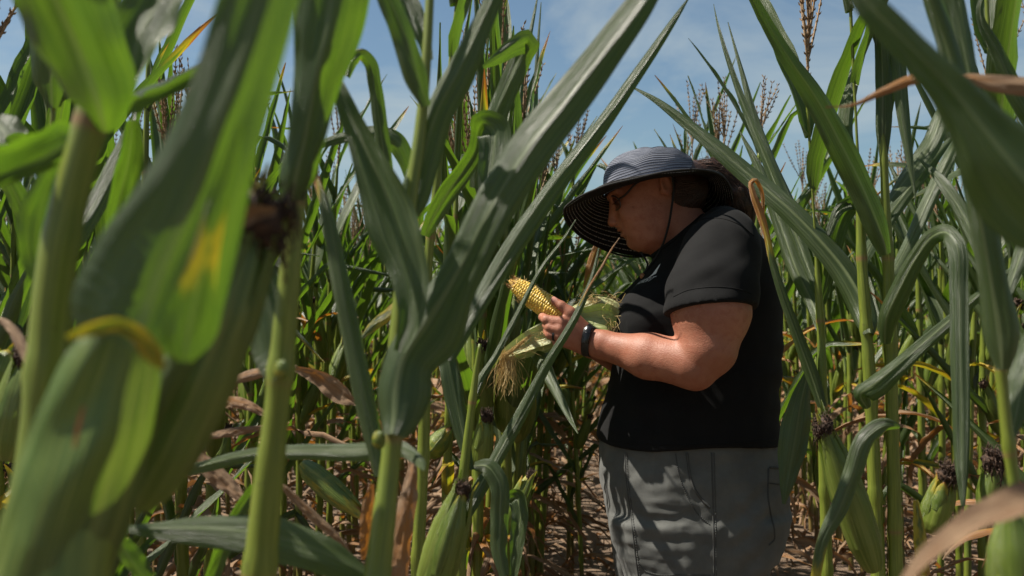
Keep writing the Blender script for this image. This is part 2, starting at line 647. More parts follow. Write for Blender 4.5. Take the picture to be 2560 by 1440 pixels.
def ear_meshes(base, axis, L=0.21, R=0.026, sides=18, silk=True, dry=0.0, rr=random, fat=1.0, rings=16, droop=0.0, silk_size=1.0, strands=46):
    """husk (a lathe with overlapping husk edges and pointed tip flaps) and its silk"""
    axis = unit(np.asarray(axis, float))
    ref = np.array((0, 0, 1.0)) if abs(axis[2]) < 0.9 else np.array((1.0, 0, 0))
    a1 = unit(np.cross(axis, ref))
    a2 = np.cross(axis, a1)
    mb = MB()
    v = np.linspace(0, 1, rings)
    prof = np.interp(v, [0, 0.06, 0.2, 0.45, 0.7, 0.85, 0.95, 1.0], [0.45, 0.72, 0.95, 1.0, 0.86, 0.62, 0.40, 0.26]) * R * fat
    ang = np.linspace(0, 2 * PI, sides, endpoint=False)
    p0 = rr.uniform(0, 6)
    ridge = 1 + 0.045 * np.sin(ang * 3 + p0)[None, :] + 0.03 * np.sin(ang * 7 + v[:, None] * 3)
    step = 1 + 0.07 * ((ang[None, :] * 3 / (2 * PI) + 0.35 * v[:, None] + p0) % 1.0)
    r = prof[:, None] * ridge * step
    C = base + axis * (v * L)[:, None] + np.array((0, 0, -1.0)) * (droop * v ** 2)[:, None]
    V = C[:, None] + r[:, :, None] * (a1 * np.cos(ang)[None, :, None] + a2 * np.sin(ang)[None, :, None])
    uv = np.stack(np.broadcast_arrays((ang / (2 * PI))[None, :], v[:, None]), -1).reshape(-1, 2)
    D = np.repeat(dry + 0.40 * np.clip((v - 0.72) / 0.28, 0, 1) ** 1.3, sides)
    V = V.reshape(-1, 3)
    k = len(V)
    T = [(k, k - sides + j, k - sides + (j + 1) % sides) for j in range(sides)]
    mb.add(np.concatenate([V, C[-1:] + axis * 0.004]), grid_quads(rings, sides, True),
           np.concatenate([uv, [[0.5, 1]]]), np.concatenate([D, [0.6]]), rr.random(), 0, T)
    # loose husk tips
    for q in range(4):
        az = p0 + q * PI / 2 + rr.uniform(-0.4, 0.4)
        out = a1 * math.cos(az) + a2 * math.sin(az)
        n = 10
        w = np.linspace(0, 1, n)
        s0 = rr.uniform(0.1, 0.5)
        lv = s0 + (rr.uniform(0.95, 1.2) - s0) * w
        rad = np.interp(lv, [0, 0.06, 0.2, 0.45, 0.7, 0.85, 0.95, 1.0, 1.3], np.array([0.45, 0.72, 0.95, 1.0, 0.86, 0.62, 0.40, 0.28, 0.2]) * R * fat) * 1.10 \
            + 0.006 * w ** 3 * rr.uniform(0, 2.5)
        Cc = base + axis * (lv * L)[:, None] + out * rad[:, None] + np.array((0, 0, -1.0)) * (droop * lv ** 2)[:, None]
        sd = np.repeat(unit(np.cross(axis, out))[None], n, 0)
        nr = np.repeat(-out[None], n, 0)
        ribbon(mb, Cc, R * 1.5 * fat * np.interp(w, [0, 0.3, 0.8, 1], [0.5, 1, 0.5, 0.06]), sd, nr,
               0.95, 7, 0.06, 2, 0, dry + rr.uniform(0, 0.55) * w ** 3, rr.random())
    husk = mb.build('ear', (M_HUSK,))
    if not silk:
        return husk, None
    ms = MB()
    tip = base + axis * L * 0.97 + np.array((0, 0, -1.0)) * droop
    fine = 1.0 if strands < 60 else 0.42
    for q in range(strands):
        az = rr.uniform(0, 2 * PI)
        out = a1 * math.cos(az) + a2 * math.sin(az)
        ln = rr.uniform(0.012, 0.060) * silk_size
        sp = rr.uniform(0.2, 1.0)
        n = 6
        w = np.linspace(0, 1, n)[:, None]
        Cc = tip + out * 0.004 * silk_size + axis * ln * (w - 0.45 * w ** 2) + out * (0.012 * sp * silk_size) * np.sin(w * PI * 0.7) \
            + np.array((0, 0, -1.0)) * (0.03 * silk_size * w ** 2.5) * rr.uniform(0, 1) + RNG.normal(size=(n, 3)) * 0.0018 * silk_size
        tube(ms, Cc, np.linspace(0.0026, 0.0012, n) * silk_size * fine, 4 if fine == 1 else 3, 1, 0, 0)
    # the matted core the strands grow out of
    w = np.linspace(0, 1, 7)
    Cc = tip + axis * (w * 0.035 * silk_size - 0.008)[:, None] + np.array((0, 0, -1.0)) * (0.010 * w ** 2)[:, None] * silk_size
    tube(ms, Cc, np.array([0.006, 0.010, 0.0125, 0.0135, 0.012, 0.009, 0.004]) * silk_size, 9)
    vv = ms.V[-1]
    vv += RNG.normal(size=vv.shape).astype(np.float32) * 0.0016 * silk_size
    return husk, ms.build('silk', (M_SILK,))


def tassel_mb(mb, base, h=0.36, lean=(0, 0), br=8, rr=random, step=0.0165, mat=0):
    up = unit(np.array((lean[0], lean[1], 1.0)))

    def spike(C, dens):
        tube(mb, C, np.linspace(0.0026, 0.0012, len(C)), 4, 0, 0, mat, False)
        seg = np.linalg.norm(C[-1] - C[0])
        m = max(3, int(seg / step))
        t = np.linspace(0.12, 1, m)
        ii = t * (len(C) - 1)
        for q in range(m):
            k = min(int(ii[q]), len(C) - 2)
            c = C[k] + (C[k + 1] - C[k]) * (ii[q] - k)
            T = unit(C[k + 1] - C[k])
            az = rr.uniform(0, 2 * PI)
            r1 = unit(np.cross(T, np.array((math.cos(az), math.sin(az), 0.3))))
            for sg in (1, -1)[:dens]:
                o = r1 * sg
                L = rr.uniform(0.009, 0.014)
                e = c + T * L + o * L * 0.55
                w = unit(np.cross(T, o)) * 0.0022
                mid = (c + e) / 2
                V = [c, mid + w + o * 0.001, e, mid - w + o * 0.001]
                mb.add(V, [(0, 1, 2, 3)], None, 0, 0, mat)
                mb.add([c, mid + o * 0.0026, e, mid - o * 0.0022], [(0, 1, 2, 3)], None, 0, 0, mat)
    n = 9
    v = np.linspace(0, 1, n)[:, None]
    spike(base + up * h * v + np.array((lean[0], lean[1], 0)) * 0.15 * v ** 2, 2)
    for q in range(br):
        az = rr.uniform(0, 2 * PI)
        o = np.array((math.cos(az), math.sin(az), 0.0))
        z0 = rr.uniform(0.12, 0.45) * h
        L = rr.uniform(0.45, 0.7) * h
        sp = rr.uniform(0.12, 0.6)
        C = base + up * z0 + up * (L * (v - 0.15 * v ** 2 * sp)) + o * (L * sp * (v - 0.25 * v ** 2))
        spike(C, 2)


# ------------------------------------------------------------------ field plants: variants, then copies
PLANE = {}


def make_variant(seed):
    rr = random.Random(seed)
    root = root_at('corn_plant', 'corn plant', 'corn plant', (0, 0, 0))
    H = rr.uniform(1.42, 1.70)
    lean = np.array((rr.uniform(-0.06, 0.06), rr.uniform(-0.06, 0.06)))
    n = 40
    z = np.linspace(-0.02, H, n)
    C = np.stack([lean[0] * (z / H) ** 2 * H * 0.6, lean[1] * (z / H) ** 2 * H * 0.6, z], -1)
    zn = [0.10]
    while zn[-1] < H - 0.12:
        zn.append(zn[-1] + rr.uniform(0.125, 0.165))
    R = np.interp(z, [0, 0.8, 1.3, H], [0.0125, 0.0120, 0.0088, 0.0045])
    dry = np.interp(z, [0, 0.25, 0.55], [0.7, 0.45, 0.0])
    mb = MB()
    dense = np.linspace(-0.02, H, 90)
    Cd = np.stack([np.interp(dense, z, C[:, i]) for i in range(3)], -1)
    stalk_mb(mb, Cd, np.interp(dense, z, R), zn, 9, np.interp(dense, z, dry))
    part('stalk', mb.build('stalk', (M_STALK,)), root)
    pl = rr.uniform(0, PI)
    PLANE[root.name] = pl
    ear_i = min(range(len(zn)), key=lambda i: abs(zn[i] - rr.uniform(0.80, 0.98)))
    at = lambda zz: np.array([np.interp(zz, z, C[:, i]) for i in range(3)])
    low = MB()
    for i, zz in enumerate(zn):
        az = pl + PI * (i % 2) + rr.uniform(-0.35, 0.35)
        b = at(zz)
        f = zz / H
        if zz < 0.40 or (zz < 0.78 and rr.random() < 0.5):
            if rr.random() < 0.9:
                dead_leaf(low, b, az, rr.uniform(0.35, 0.6), rr.uniform(0.018, 0.042), rr=rr)
            continue
        mb = MB()
        L = np.interp(f, [0.2, 0.5, 0.75, 1.0], [0.45, 0.72, 0.66, 0.40]) * rr.uniform(0.85, 1.12)
        Wm = np.interp(f, [0.3, 0.5, 0.8, 1.0], [0.058, 0.068, 0.062, 0.038]) * rr.uniform(0.85, 1.1)
        th0 = np.interp(f, [0.3, 0.6, 1.0], [0.74, 0.62, 0.36]) * rr.uniform(0.6, 1.35)
        kink = None
        bend = rr.uniform(-0.15, 0.30)
        if rr.random() < 0.15:
            kink = (rr.uniform(0.4, 0.75), rr.uniform(0.9, 2.0))
        if zz < 0.95 and rr.random() < 0.45:
            plant_leaf(mb, b, az, L * 0.6, Wm * 0.6, th0 + 0.2, bend + 1.3, dry=rr.uniform(0.3, 0.7), roll=1.3, rr=rr)
        else:
            plant_leaf(mb, b, az, L, Wm, th0, bend, dry=rr.uniform(-0.12, 0.05), tipdry=rr.choice((0.0, 0.15, 0.35, 0.8)),
                       roll=rr.choice((0.5, 0.9, 1.3, 1.8, 2.2, 2.5)), kink=kink, rr=rr)
        part('leaf', mb.build('leaf', (M_LEAF,)), root)
        if i == ear_i or (i == ear_i - 1 and rr.random() < 0.55):
            az2 = az + rr.uniform(-0.3, 0.3)
            th = rr.uniform(0.2, 0.5)
            ax = (math.sin(th) * math.cos(az2), math.sin(th) * math.sin(az2), math.cos(th))
            hk, sk = ear_meshes(b + np.array((math.cos(az2), math.sin(az2), 0)) * 0.012, ax, rr.uniform(0.17, 0.23), rr.uniform(0.022, 0.027),
                                14, rr=rr, rings=12, silk_size=rr.uniform(0.8, 1.1))
            e = part('ear', hk, root)
            sub('silk', sk, e)
    if low.V:
        part('dead_leaves', low.build('dead_leaves', (M_LEAF,)), root)
    mb = MB()
    tassel_mb(mb, at(H) - np.array((0, 0, 0.01)), rr.uniform(0.24, 0.32), lean * 1.5, rr.randint(4, 7), rr)
    part('tassel', mb.build('tassel', (M_TASSEL,)), root)
    return root


def far_variant(seed):
    """the same plant in few triangles, for the mass of the field far behind"""
    rr = random.Random(seed)
    mb = MB()
    H = rr.uniform(1.42, 1.72)
    tube(mb, np.array([(0, 0, 0), (0, 0, H * 0.5), (0.02, 0, H)]), [0.012, 0.010, 0.004], 4, [0.7, 0, 0], 0, 1, False)
    pl = rr.uniform(0, PI)
    zz = 0.25
    i = 0
    while zz < H:
        az = pl + PI * (i % 2) + rr.uniform(-0.4, 0.4)
        f = zz / H
        if zz < 0.7:
            dead_leaf(mb, np.array((0, 0, zz)), az, 0.6, 0.06, 2, 6, rr)
        else:
            plant_leaf(mb, np.array((0, 0, zz)), az, np.interp(f, [0.3, 0.6, 1], [0.62, 0.70, 0.40]), np.interp(f, [0.3, 0.6, 1], [0.055, 0.062, 0.04]),
                       rr.uniform(0.35, 0.75), rr.uniform(-0.1, 0.35), dry=rr.uniform(-0.1, 0.08), tipdry=rr.choice((0, 0.3, 0.7)), nu=3, n=8, roll=rr.uniform(0.3, 1.1), rr=rr)
        zz += rr.uniform(0.15, 0.2)
        i += 1
    for q in range(6):
        az = rr.uniform(0, 6.3)
        sp = rr.uniform(0, 0.35) if q else 0
        e = np.array((math.cos(az) * sp * 0.25, math.sin(az) * sp * 0.25, H + rr.uniform(0.18, 0.30)))
        b = np.array((0.02, 0, H))
        tube(mb, np.array([b, (b + e) / 2, e]), [0.003, 0.006, 0.002], 3, 0, 0, 2, False)
    return mb


ROWS0, ROWD = -0.13, 0.80
PLANTED = []
SHORT = set()


def free(x, y):
    if y < 1.0:
        return False
    if abs(x) > 0.56 * y + 0.55:
        return False
    # the rows that hold the plants built one by one, and the gap the woman stands in
    if y < 2.45 and -0.5 < x < 0.3:
        return False
    if y < 2.55 and 0.3 <= x < 1.1 or y < 3.2 and 0.12 < x < 1.0:
        return False
    if y < 1.5:
        return False
    return True


def plant_field():
    rr = random.Random(21)
    spots = []
    for k in range(-34, 35):
        y = 0.3 + rr.uniform(0, 0.18)
        while y < 42:
            x = ROWS0 + k * ROWD + rr.uniform(-0.035, 0.035) + 0.038 * max(0, y - 1.2)
            if free(x, y) and (y < 14 or rr.random() < np.interp(y, [14, 42], [0.9, 0.45])):
                spots.append((math.hypot(x, y), x, y))
            y += (0.125 if y < 6 else 0.16) * rr.uniform(0.8, 1.25)
    for i in range(26):                          # a ragged second line in the row beside her
        y = rr.uniform(2.5, 5.0)
        x = ROWS0 + 0.038 * (y - 1.2) + rr.choice((-1, 1)) * rr.uniform(0.05, 0.13)
        spots.append((math.hypot(x, y), x, y))
    for i in range(7):                           # volunteers standing in the gap behind her
        y = rr.uniform(3.8, 6.5)
        x = 0.075 * (y - 2.2) + rr.uniform(0.02, 0.16)
        SHORT.add((x, y))
        spots.append((math.hypot(x, y), x, y))
    spots.sort()
    near, far = spots[:NEAR_COUNT], spots[NEAR_COUNT:]
    protos = [make_variant(100 + i) for i in range(14)]
    for p in protos:
        index_children(p)
    for i, (d, x, y) in enumerate(near):
        pi = i if i < len(protos) else rr.randrange(len(protos))
        o = protos[i] if i < len(protos) else copy_tree(protos[pi])
        o.location = (x, y, 0)
        o.rotation_euler = (rr.uniform(-0.04, 0.04), rr.uniform(-0.04, 0.04), rr.uniform(0, 2 * PI))
        if y < 3.4 and -0.5 < x < 0.3:          # the row beside her: leaves lie along the row, clear of her hands
            o.rotation_euler.z = PI / 2 - PLANE[protos[pi].name] + rr.uniform(-0.2, 0.2)
        s = rr.uniform(0.97, 1.14) if y < 4.5 else rr.uniform(0.92, 1.06)
        if (x, y) in SHORT:
            s *= 0.74
        o.scale = (s, s, s)
        px = 1280 + x / y * F
        zone = 0 if px < 950 else 1 if px < 1560 else 2
        deep = 0 if y < 4.5 else 1
        o['label'] = ('tasselled corn plant in the %s rows ' % ('nearer', 'deeper')[deep]
                      + ('behind the blurred stalks at the left', 'in the gap before the woman\'s hands and hat', 'behind the woman\'s back at the right')[zone])
        o['group'] = 'corn plants of the %s rows, %s' % (('nearer', 'deeper')[deep], ('left side', 'middle', 'right side')[zone])
        o['category'] = 'corn plant'
        PLANTED.append(o)
    fv = [far_variant(500 + i) for i in range(10)]
    fv = [(np.concatenate(m.V), np.concatenate(m.Q), np.concatenate(m.UV), np.concatenate(m.D), np.concatenate(m.R), np.concatenate(m.M)) for m in fv]
    Vs, Qs, Us, Ds, Rs, Ms, n = [], [], [], [], [], [], 0
    for d, x, y in far:
        V, Q, U, D, R, Mi = fv[rr.randrange(len(fv))]
        a = rr.uniform(0, 2 * PI)
        s = rr.uniform(0.9, 1.08)
        c, sn = math.cos(a) * s, math.sin(a) * s
        X = np.stack([V[:, 0] * c - V[:, 1] * sn + x, V[:, 0] * sn + V[:, 1] * c + y, V[:, 2] * s], -1)
        Vs.append(X)
        Qs.append(Q + n)
        n += len(V)
        Us.append(U)
        Ds.append(D)
        Rs.append((R + rr.random()) % 1.0)
        Ms.append(Mi)
    o = obj('cornfield', mesh('cornfield', np.concatenate(Vs), np.concatenate(Qs), np.concatenate(Us), (M_LEAF, M_STALK, M_TASSEL), np.concatenate(Ms),
                              {'dry': np.concatenate(Ds), 'rnd': np.concatenate(Rs)}))
    nd(o, kind='stuff', label='mass of corn leaves and tassels far back to the horizon', category='cornfield')


NEAR_COUNT = 270
plant_field()


def litter():
    rr = random.Random(5)
    mb = MB()
    for i in range(2200):
        y = 0.8 + 9.5 * rr.random() ** 0.8
        x = rr.uniform(-0.6, 0.6) * y + rr.uniform(-0.3, 0.3)
        a = rr.uniform(0, 2 * PI)
        L = rr.uniform(0.05, 0.26)
        n = 8
        v = np.linspace(0, 1, n)
        C = np.stack([x + math.cos(a) * L * v, y + math.sin(a) * L * v, 0.03 + rr.uniform(0.0, 0.05) + 0.05 * np.sin(v * PI) * rr.random()], -1)
        C += RNG.normal(size=C.shape) * 0.012
        T = tangents(C)
        side = unit(np.cross(T, np.array((0, 0, 1.0))))
        nrm = np.cross(side, T)
        side, nrm = twist(side, nrm, T, rr.uniform(-1, 1) + rr.uniform(-3, 3) * v)
        ribbon(mb, C, rr.uniform(0.010, 0.030) * np.sin(np.clip(v * 1.1, 0, 1) * PI * 0.9 + 0.25), side, nrm, rr.uniform(0.3, 1.6), 4, 0.2, 3, 0, rr.uniform(0.85, 1.2), rr.random(), 0, 0.003)
    o = obj('leaf_litter', mb.build('leaf_litter', (M_LEAF,)))
    nd(o, kind='stuff', label='dead brown corn leaves lying on the soil between the rows', category='leaf litter')


litter()

# ------------------------------------------------------------------ signed distance modelling for the figure
class Field:
    def __init__(self, lo, hi, h):
        self.o = np.array(lo, float)
        self.h = h
        self.n = np.ceil((np.array(hi) - self.o) / h).astype(int) + 1
        self.f = np.full(self.n, 0.2, np.float32)

    def sl(self, lo, hi, pad):
        a = np.clip(np.floor((np.minimum(lo, hi) - pad - self.o) / self.h).astype(int), 0, self.n)
        b = np.clip(np.ceil((np.maximum(lo, hi) + pad - self.o) / self.h).astype(int) + 1, 0, self.n)
        if np.any(b <= a):
            return None, None
        g = [(self.o[i] + self.h * np.arange(a[i], b[i], dtype=np.float32)).astype(np.float32) for i in range(3)]
        return tuple(slice(a[i], b[i]) for i in range(3)), (g[0][:, None, None], g[1][None, :, None], g[2][None, None, :])

    def put(self, s, d, k, op='add'):
        f = self.f[s]
        d = d.astype(np.float32)
        if op == 'add':
            hh = np.clip(0.5 + 0.5 * (f - d) / k, 0, 1)
            self.f[s] = f + (d - f) * hh - k * hh * (1 - hh)
        elif op == 'sub':
            hh = np.clip(0.5 - 0.5 * (f + d) / k, 0, 1)
            self.f[s] = f + (-d - f) * hh + k * hh * (1 - hh)

    def cone(self, a, b, ra, rb, k=0.01, op='add', flat=None):
        """round cone; flat = (direction, factor) squeezes the section along a direction"""
        a, b = np.asarray(a, float), np.asarray(b, float)
        s, g = self.sl(a, b, max(ra, rb) * 1.5 + 2 * k + 0.01)
        if s is None:
            return
        ab = b - a
        L = max(float(ab @ ab), 1e-9)
        p = [g[i] - a[i] for i in range(3)]
        t = np.clip((p[0] * ab[0] + p[1] * ab[1] + p[2] * ab[2]) / L, 0, 1)
        q = [p[i] - t * ab[i] for i in range(3)]
        r2 = q[0] ** 2 + q[1] ** 2 + q[2] ** 2
        if flat is not None:
            u = unit(np.asarray(flat[0], float))
            w = q[0] * u[0] + q[1] * u[1] + q[2] * u[2]
            r2 = r2 + w ** 2 * (flat[1] ** 2 - 1)
        self.put(s, np.sqrt(r2) - (ra + (rb - ra) * t), k, op)

    def ell(self, c, r, k=0.01, op='add', R=None):
        c, r = np.asarray(c, float), np.asarray(r, float)
        m = float(max(r))
        s, g = self.sl(c, c, m + 2 * k + 0.01)
        if s is None:
            return
        p = [g[i] - c[i] for i in range(3)]
        if R is not None:
            p = [p[0] * R[i][0] + p[1] * R[i][1] + p[2] * R[i][2] for i in range(3)]
        k0 = np.sqrt((p[0] / r[0]) ** 2 + (p[1] / r[1]) ** 2 + (p[2] / r[2]) ** 2)
        k1 = np.sqrt((p[0] / r[0] ** 2) ** 2 + (p[1] / r[1] ** 2) ** 2 + (p[2] / r[2] ** 2) ** 2)
        self.put(s, k0 * (k0 - 1) / np.maximum(k1, 1e-6), k, op)

    def stack(self, z, xf, xb, wy, cy, ex=2.3, k=0.01):
        """sections by height: front x, back x, half width, centre y"""
        o = np.argsort(z)
        z, xf, xb, wy, cy = [np.asarray(q, float)[o] for q in (z, xf, xb, wy, cy)]
        s, g = self.sl(np.array((min(xf), min(cy - wy), z[0])), np.array((max(xb), max(cy + wy), z[-1])), 0.06)
        zz = g[2]
        i = lambda q: np.interp(zz.ravel(), z, q).astype(np.float32)[None, None, :]
        fx, bx, w, c = i(xf), i(xb), i(wy), i(cy)
        rx, cx = (bx - fx) / 2, (bx + fx) / 2
        q = (np.abs((g[0] - cx) / rx) ** ex + np.abs((g[1] - c) / w) ** ex) ** (1 / ex)
        d = (q - 1) * np.minimum(rx, w)
        d = np.maximum(d, np.maximum(z[0] - zz, zz - z[-1]))
        self.put(s, d, k)

    def cut(self, d_fn, k=0.003):
        """keep where d_fn < 0"""
        s, g = self.sl(self.o, self.o + self.h * self.n, 0)
        d = np.broadcast_to(d_fn(*g), self.f.shape)
        self.f = np.maximum(self.f, d.astype(np.float32))

    def mesh(self):
        f, h = self.f, self.h
        s = f < 0
        c = np.zeros(np.array(f.shape) - 1, np.uint8)
        for i in (0, 1):
            for j in (0, 1):
                for k in (0, 1):
                    c += s[i:f.shape[0] - 1 + i, j:f.shape[1] - 1 + j, k:f.shape[2] - 1 + k]
        I = np.argwhere((c > 0) & (c < 8))
        idx = np.full(c.shape, -1, np.int64)
        idx[I[:, 0], I[:, 1], I[:, 2]] = np.arange(len(I))
        acc = np.zeros((len(I), 3))
        cnt = np.zeros(len(I))
        corners = [(i, j, k) for i in (0, 1) for j in (0, 1) for k in (0, 1)]
        for a in corners:
            for ax in range(3):
                if a[ax]:
                    continue
                b = list(a)
                b[ax] = 1
                fa = f[I[:, 0] + a[0], I[:, 1] + a[1], I[:, 2] + a[2]]
                fb = f[I[:, 0] + b[0], I[:, 1] + b[1], I[:, 2] + b[2]]
                m = (fa < 0) != (fb < 0)
                t = np.where(m, fa / np.where(m, fa - fb, 1), 0)
                p = np.repeat(np.array(a, float)[None], len(I), 0)
                p[:, ax] += t
                acc[m] += p[m]
                cnt += m
        V = self.o + h * (I + acc / cnt[:, None])
        Q = []
        for ax in range(3):
            u, w = (ax + 1) % 3, (ax + 2) % 3
            sa = [slice(None)] * 3
            sb = [slice(None)] * 3
            sa[ax], sb[ax] = slice(None, -1), slice(1, None)
            E = np.argwhere(s[tuple(sa)] != s[tuple(sb)])
            E = E[(E[:, u] > 0) & (E[:, w] > 0) & (E[:, u] < f.shape[u] - 1) & (E[:, w] < f.shape[w] - 1)]
            ins = s[E[:, 0], E[:, 1], E[:, 2]]
            def cell(du, dw):
                e = E.copy()
                e[:, u] -= du
                e[:, w] -= dw
                return idx[e[:, 0], e[:, 1], e[:, 2]]
            q = np.stack([cell(1, 1), cell(0, 1), cell(0, 0), cell(1, 0)], -1)
            Q.append(np.where(ins[:, None], q, q[:, ::-1]))
        Q = np.concatenate(Q)
        Q = Q[(Q >= 0).all(1)]
        return V, Q


def smooth_mesh(V, Q, it=2, lam=0.5):
    E = np.concatenate([Q[:, [0, 1]], Q[:, [1, 2]], Q[:, [2, 3]], Q[:, [3, 0]]])
    E = np.concatenate([E, E[:, ::-1]])
    cnt = np.bincount(E[:, 0], minlength=len(V)).astype(float)
    for _ in range(it):
        A = np.stack([np.bincount(E[:, 0], V[E[:, 1], i], len(V)) for i in range(3)], -1) / np.maximum(cnt, 1)[:, None]
        V = V + (A - V) * lam
    return V


def normals(V, Q):
    n = np.cross(V[Q[:, 2]] - V[Q[:, 0]], V[Q[:, 3]] - V[Q[:, 1]])
    N = np.zeros_like(V)
    for i in range(4):
        for a in range(3):
            N[:, a] += np.bincount(Q[:, i], n[:, a], len(V))
    return unit(N)


def nz3(V, sc, off=0.0):
    return np.array([mnoise.noise((v[0] * sc[0] + off, v[1] * sc[1], v[2] * sc[2])) for v in V])


# ------------------------------------------------------------------ materials of the figure
def skin_material():
    k = NT('skin')
    g = k.geo()
    a = k.noise(g, 9, 3)
    b = k.noise(g, 55, 4, 0.7)
    c = k.noise(g, 420, 2, 0.6)
    col = k.mix(k.sm(a, 0.35, 0.68), (0.27, 0.105, 0.062), (0.355, 0.152, 0.098))
    col = k.mix(k.math('MULTIPLY', k.sm(b, 0.42, 0.68), 0.6), col, (0.245, 0.076, 0.042))
    sp = k.sm(k.noise(g, 75, 2, 0.5), 0.735, 0.765)
    col = k.mix(k.math('MULTIPLY', sp, 0.55), col, (0.16, 0.06, 0.035))
    k.base(col)
    k.set(Roughness=0.52)
    k.b.inputs['Specular IOR Level'].default_value = 0.36
    k.b.inputs['Subsurface Weight'].default_value = 0.06
    k.b.inputs['Subsurface Radius'].default_value = (0.010, 0.004, 0.002)
    k.b.inputs['Subsurface Scale'].default_value = 0.6
    k.bump(k.math('ADD', c, k.math('MULTIPLY', b, 0.9)), 0.5, 0.0016)
    k.link(k.math('ADD', 0.36, k.math('MULTIPLY', c, 0.28)), k.b.inputs['Roughness'])
    return k.m


def cloth_material(name, c1, c2, rough=0.9, weave=900, sheen=0.1, bump=0.4, heather=0.5):
    k = NT(name)
    g = k.geo()
    a = k.noise(g, 14, 4, 0.6)
    w = k.noise(g, weave, 2, 0.7)
    col = k.mix(k.sm(a, 0.3, 0.7), c1, c2)
    col = k.mix(k.math('MULTIPLY', k.sm(w, 0.5, 0.72), heather), col, tuple(min(1, x * 2.3 + 0.006) for x in c2))
    k.base(col)
    k.set(Roughness=rough)
    k.b.inputs['Specular IOR Level'].default_value = 0.18
    k.b.inputs['Sheen Weight'].default_value = sheen
    k.bump(k.math('ADD', w, k.math('MULTIPLY', a, 0.6)), bump, 0.0012)
    return k.m


M_SKIN = skin_material()
M_SHIRT = cloth_material('black_jersey', (0.0045, 0.0045, 0.0048), (0.0065, 0.0065, 0.0068), 0.9, 700, 0.015, 0.35, 0.35)
M_SHORTS = cloth_material('grey_cotton', (0.078, 0.080, 0.076), (0.105, 0.107, 0.100), 0.9, 1300, 0.08, 0.3, 0.25)
M_SEAM = simple('seam_thread', (0.042, 0.043, 0.041), (0.062, 0.064, 0.061), 400, 0.9, 0.2)
M_BLACK = simple('black_rubber', (0.010, 0.010, 0.011), (0.016, 0.016, 0.017), 60, 0.42, 0.1)
M_CORD = simple('black_cord', (0.010, 0.009, 0.009), (0.018, 0.017, 0.016), 500, 0.85, 0.4)
M_METAL = simple('dark_metal', (0.06, 0.06, 0.065), (0.09, 0.09, 0.095), 90, 0.3, 0.0)
M_METAL.node_tree.nodes['Principled BSDF'].inputs['Metallic'].default_value = 0.9
M_HAIR = simple('brown_hair', (0.018, 0.009, 0.006), (0.052, 0.023, 0.013), 50, 0.42, 0.6, (6, 6, 6))
M_BEAD = simple('wood_bead', (0.22, 0.085, 0.035), (0.32, 0.14, 0.06), 120, 0.4, 0.1)
M_PRINT = simple('white_print', (0.62, 0.62, 0.60), (0.74, 0.74, 0.72), 300, 0.8, 0.0)
M_EYE = simple('eye_white', (0.55, 0.50, 0.46), (0.62, 0.58, 0.54), 40, 0.2, 0.0)
M_SOLE = simple('shoe_sole', (0.30, 0.29, 0.27), (0.40, 0.39, 0.37), 40, 0.7, 0.2)


def hat_material(name, under):
    """strips of ribbon stitched edge to edge; v runs across the strips"""
    k = NT(name)
    uv = k.uv()
    sx = k.new('ShaderNodeSeparateXYZ')
    k.link(uv, sx.inputs[0])
    u, v = sx.outputs[0], sx.outputs[1]
    N = 15.0 if under else 26.0
    wob = k.math('MULTIPLY', k.math('SUBTRACT', k.noise(uv, 1.0, 2, 0.5, (9, 3, 1)), 0.5), 0.014)
    f = k.math('FRACT', k.math('MULTIPLY', k.math('ADD', v, wob), N))
    e = k.math('ABSOLUTE', k.math('SUBTRACT', f, 0.5))
    dash = k.noise(uv, 1.0, 3, 0.6, (260, 15, 1))
    thread = k.noise(uv, 1.0, 3, 0.6, (420, 90, 1))
    if under:
        line = k.math('MULTIPLY', k.sm(e, 0.37, 0.45), k.sm(dash, 0.42, 0.58))
        col = k.mix(k.sm(thread, 0.4, 0.7), (0.008, 0.008, 0.009), (0.020, 0.020, 0.022))
        col = k.mix(line, col, (0.55, 0.56, 0.57))
    else:
        gap = k.sm(e, 0.33, 0.46)
        n2 = k.noise(uv, 1.0, 2, 0.5, (7, 17, 1))
        col = k.mix(k.sm(n2, 0.4, 0.62), (0.10, 0.112, 0.15), (0.165, 0.178, 0.22))
        col = k.mix(k.math('MULTIPLY', k.sm(thread, 0.42, 0.62), 0.45), col, (0.24, 0.25, 0.29))
        col = k.mix(gap, col, (0.020, 0.020, 0.026))
    k.base(col)
    k.set(Roughness=0.8)
    k.b.inputs['Specular IOR Level'].default_value = 0.2
    k.bump(k.math('SUBTRACT', k.math('MULTIPLY', thread, 0.3), k.math('MULTIPLY', k.sm(e, 0.3, 0.5), 1.0)), 0.9, 0.002)
    return k.m


M_CROWN = hat_material('hat_ribbon_blue_grey', False)
M_UNDER = hat_material('hat_ribbon_black', True)


# ------------------------------------------------------------------ the woman
WY = 2.40                                   # distance of her middle plane
PERSON = root_at('person', 'woman in black t-shirt, grey shorts and wide striped sun hat holding a corn ear', 'person',
                 (0.44, WY, 0))


def H(px, py, dy=0.0):
    return P(px, py, WY) + np.array((0, dy, 0))


def rot_from(f, u):
    f = unit(np.asarray(f, float))
    u = unit(np.asarray(u, float))
    s = np.cross(u, f)
    return np.array([f, s, u])


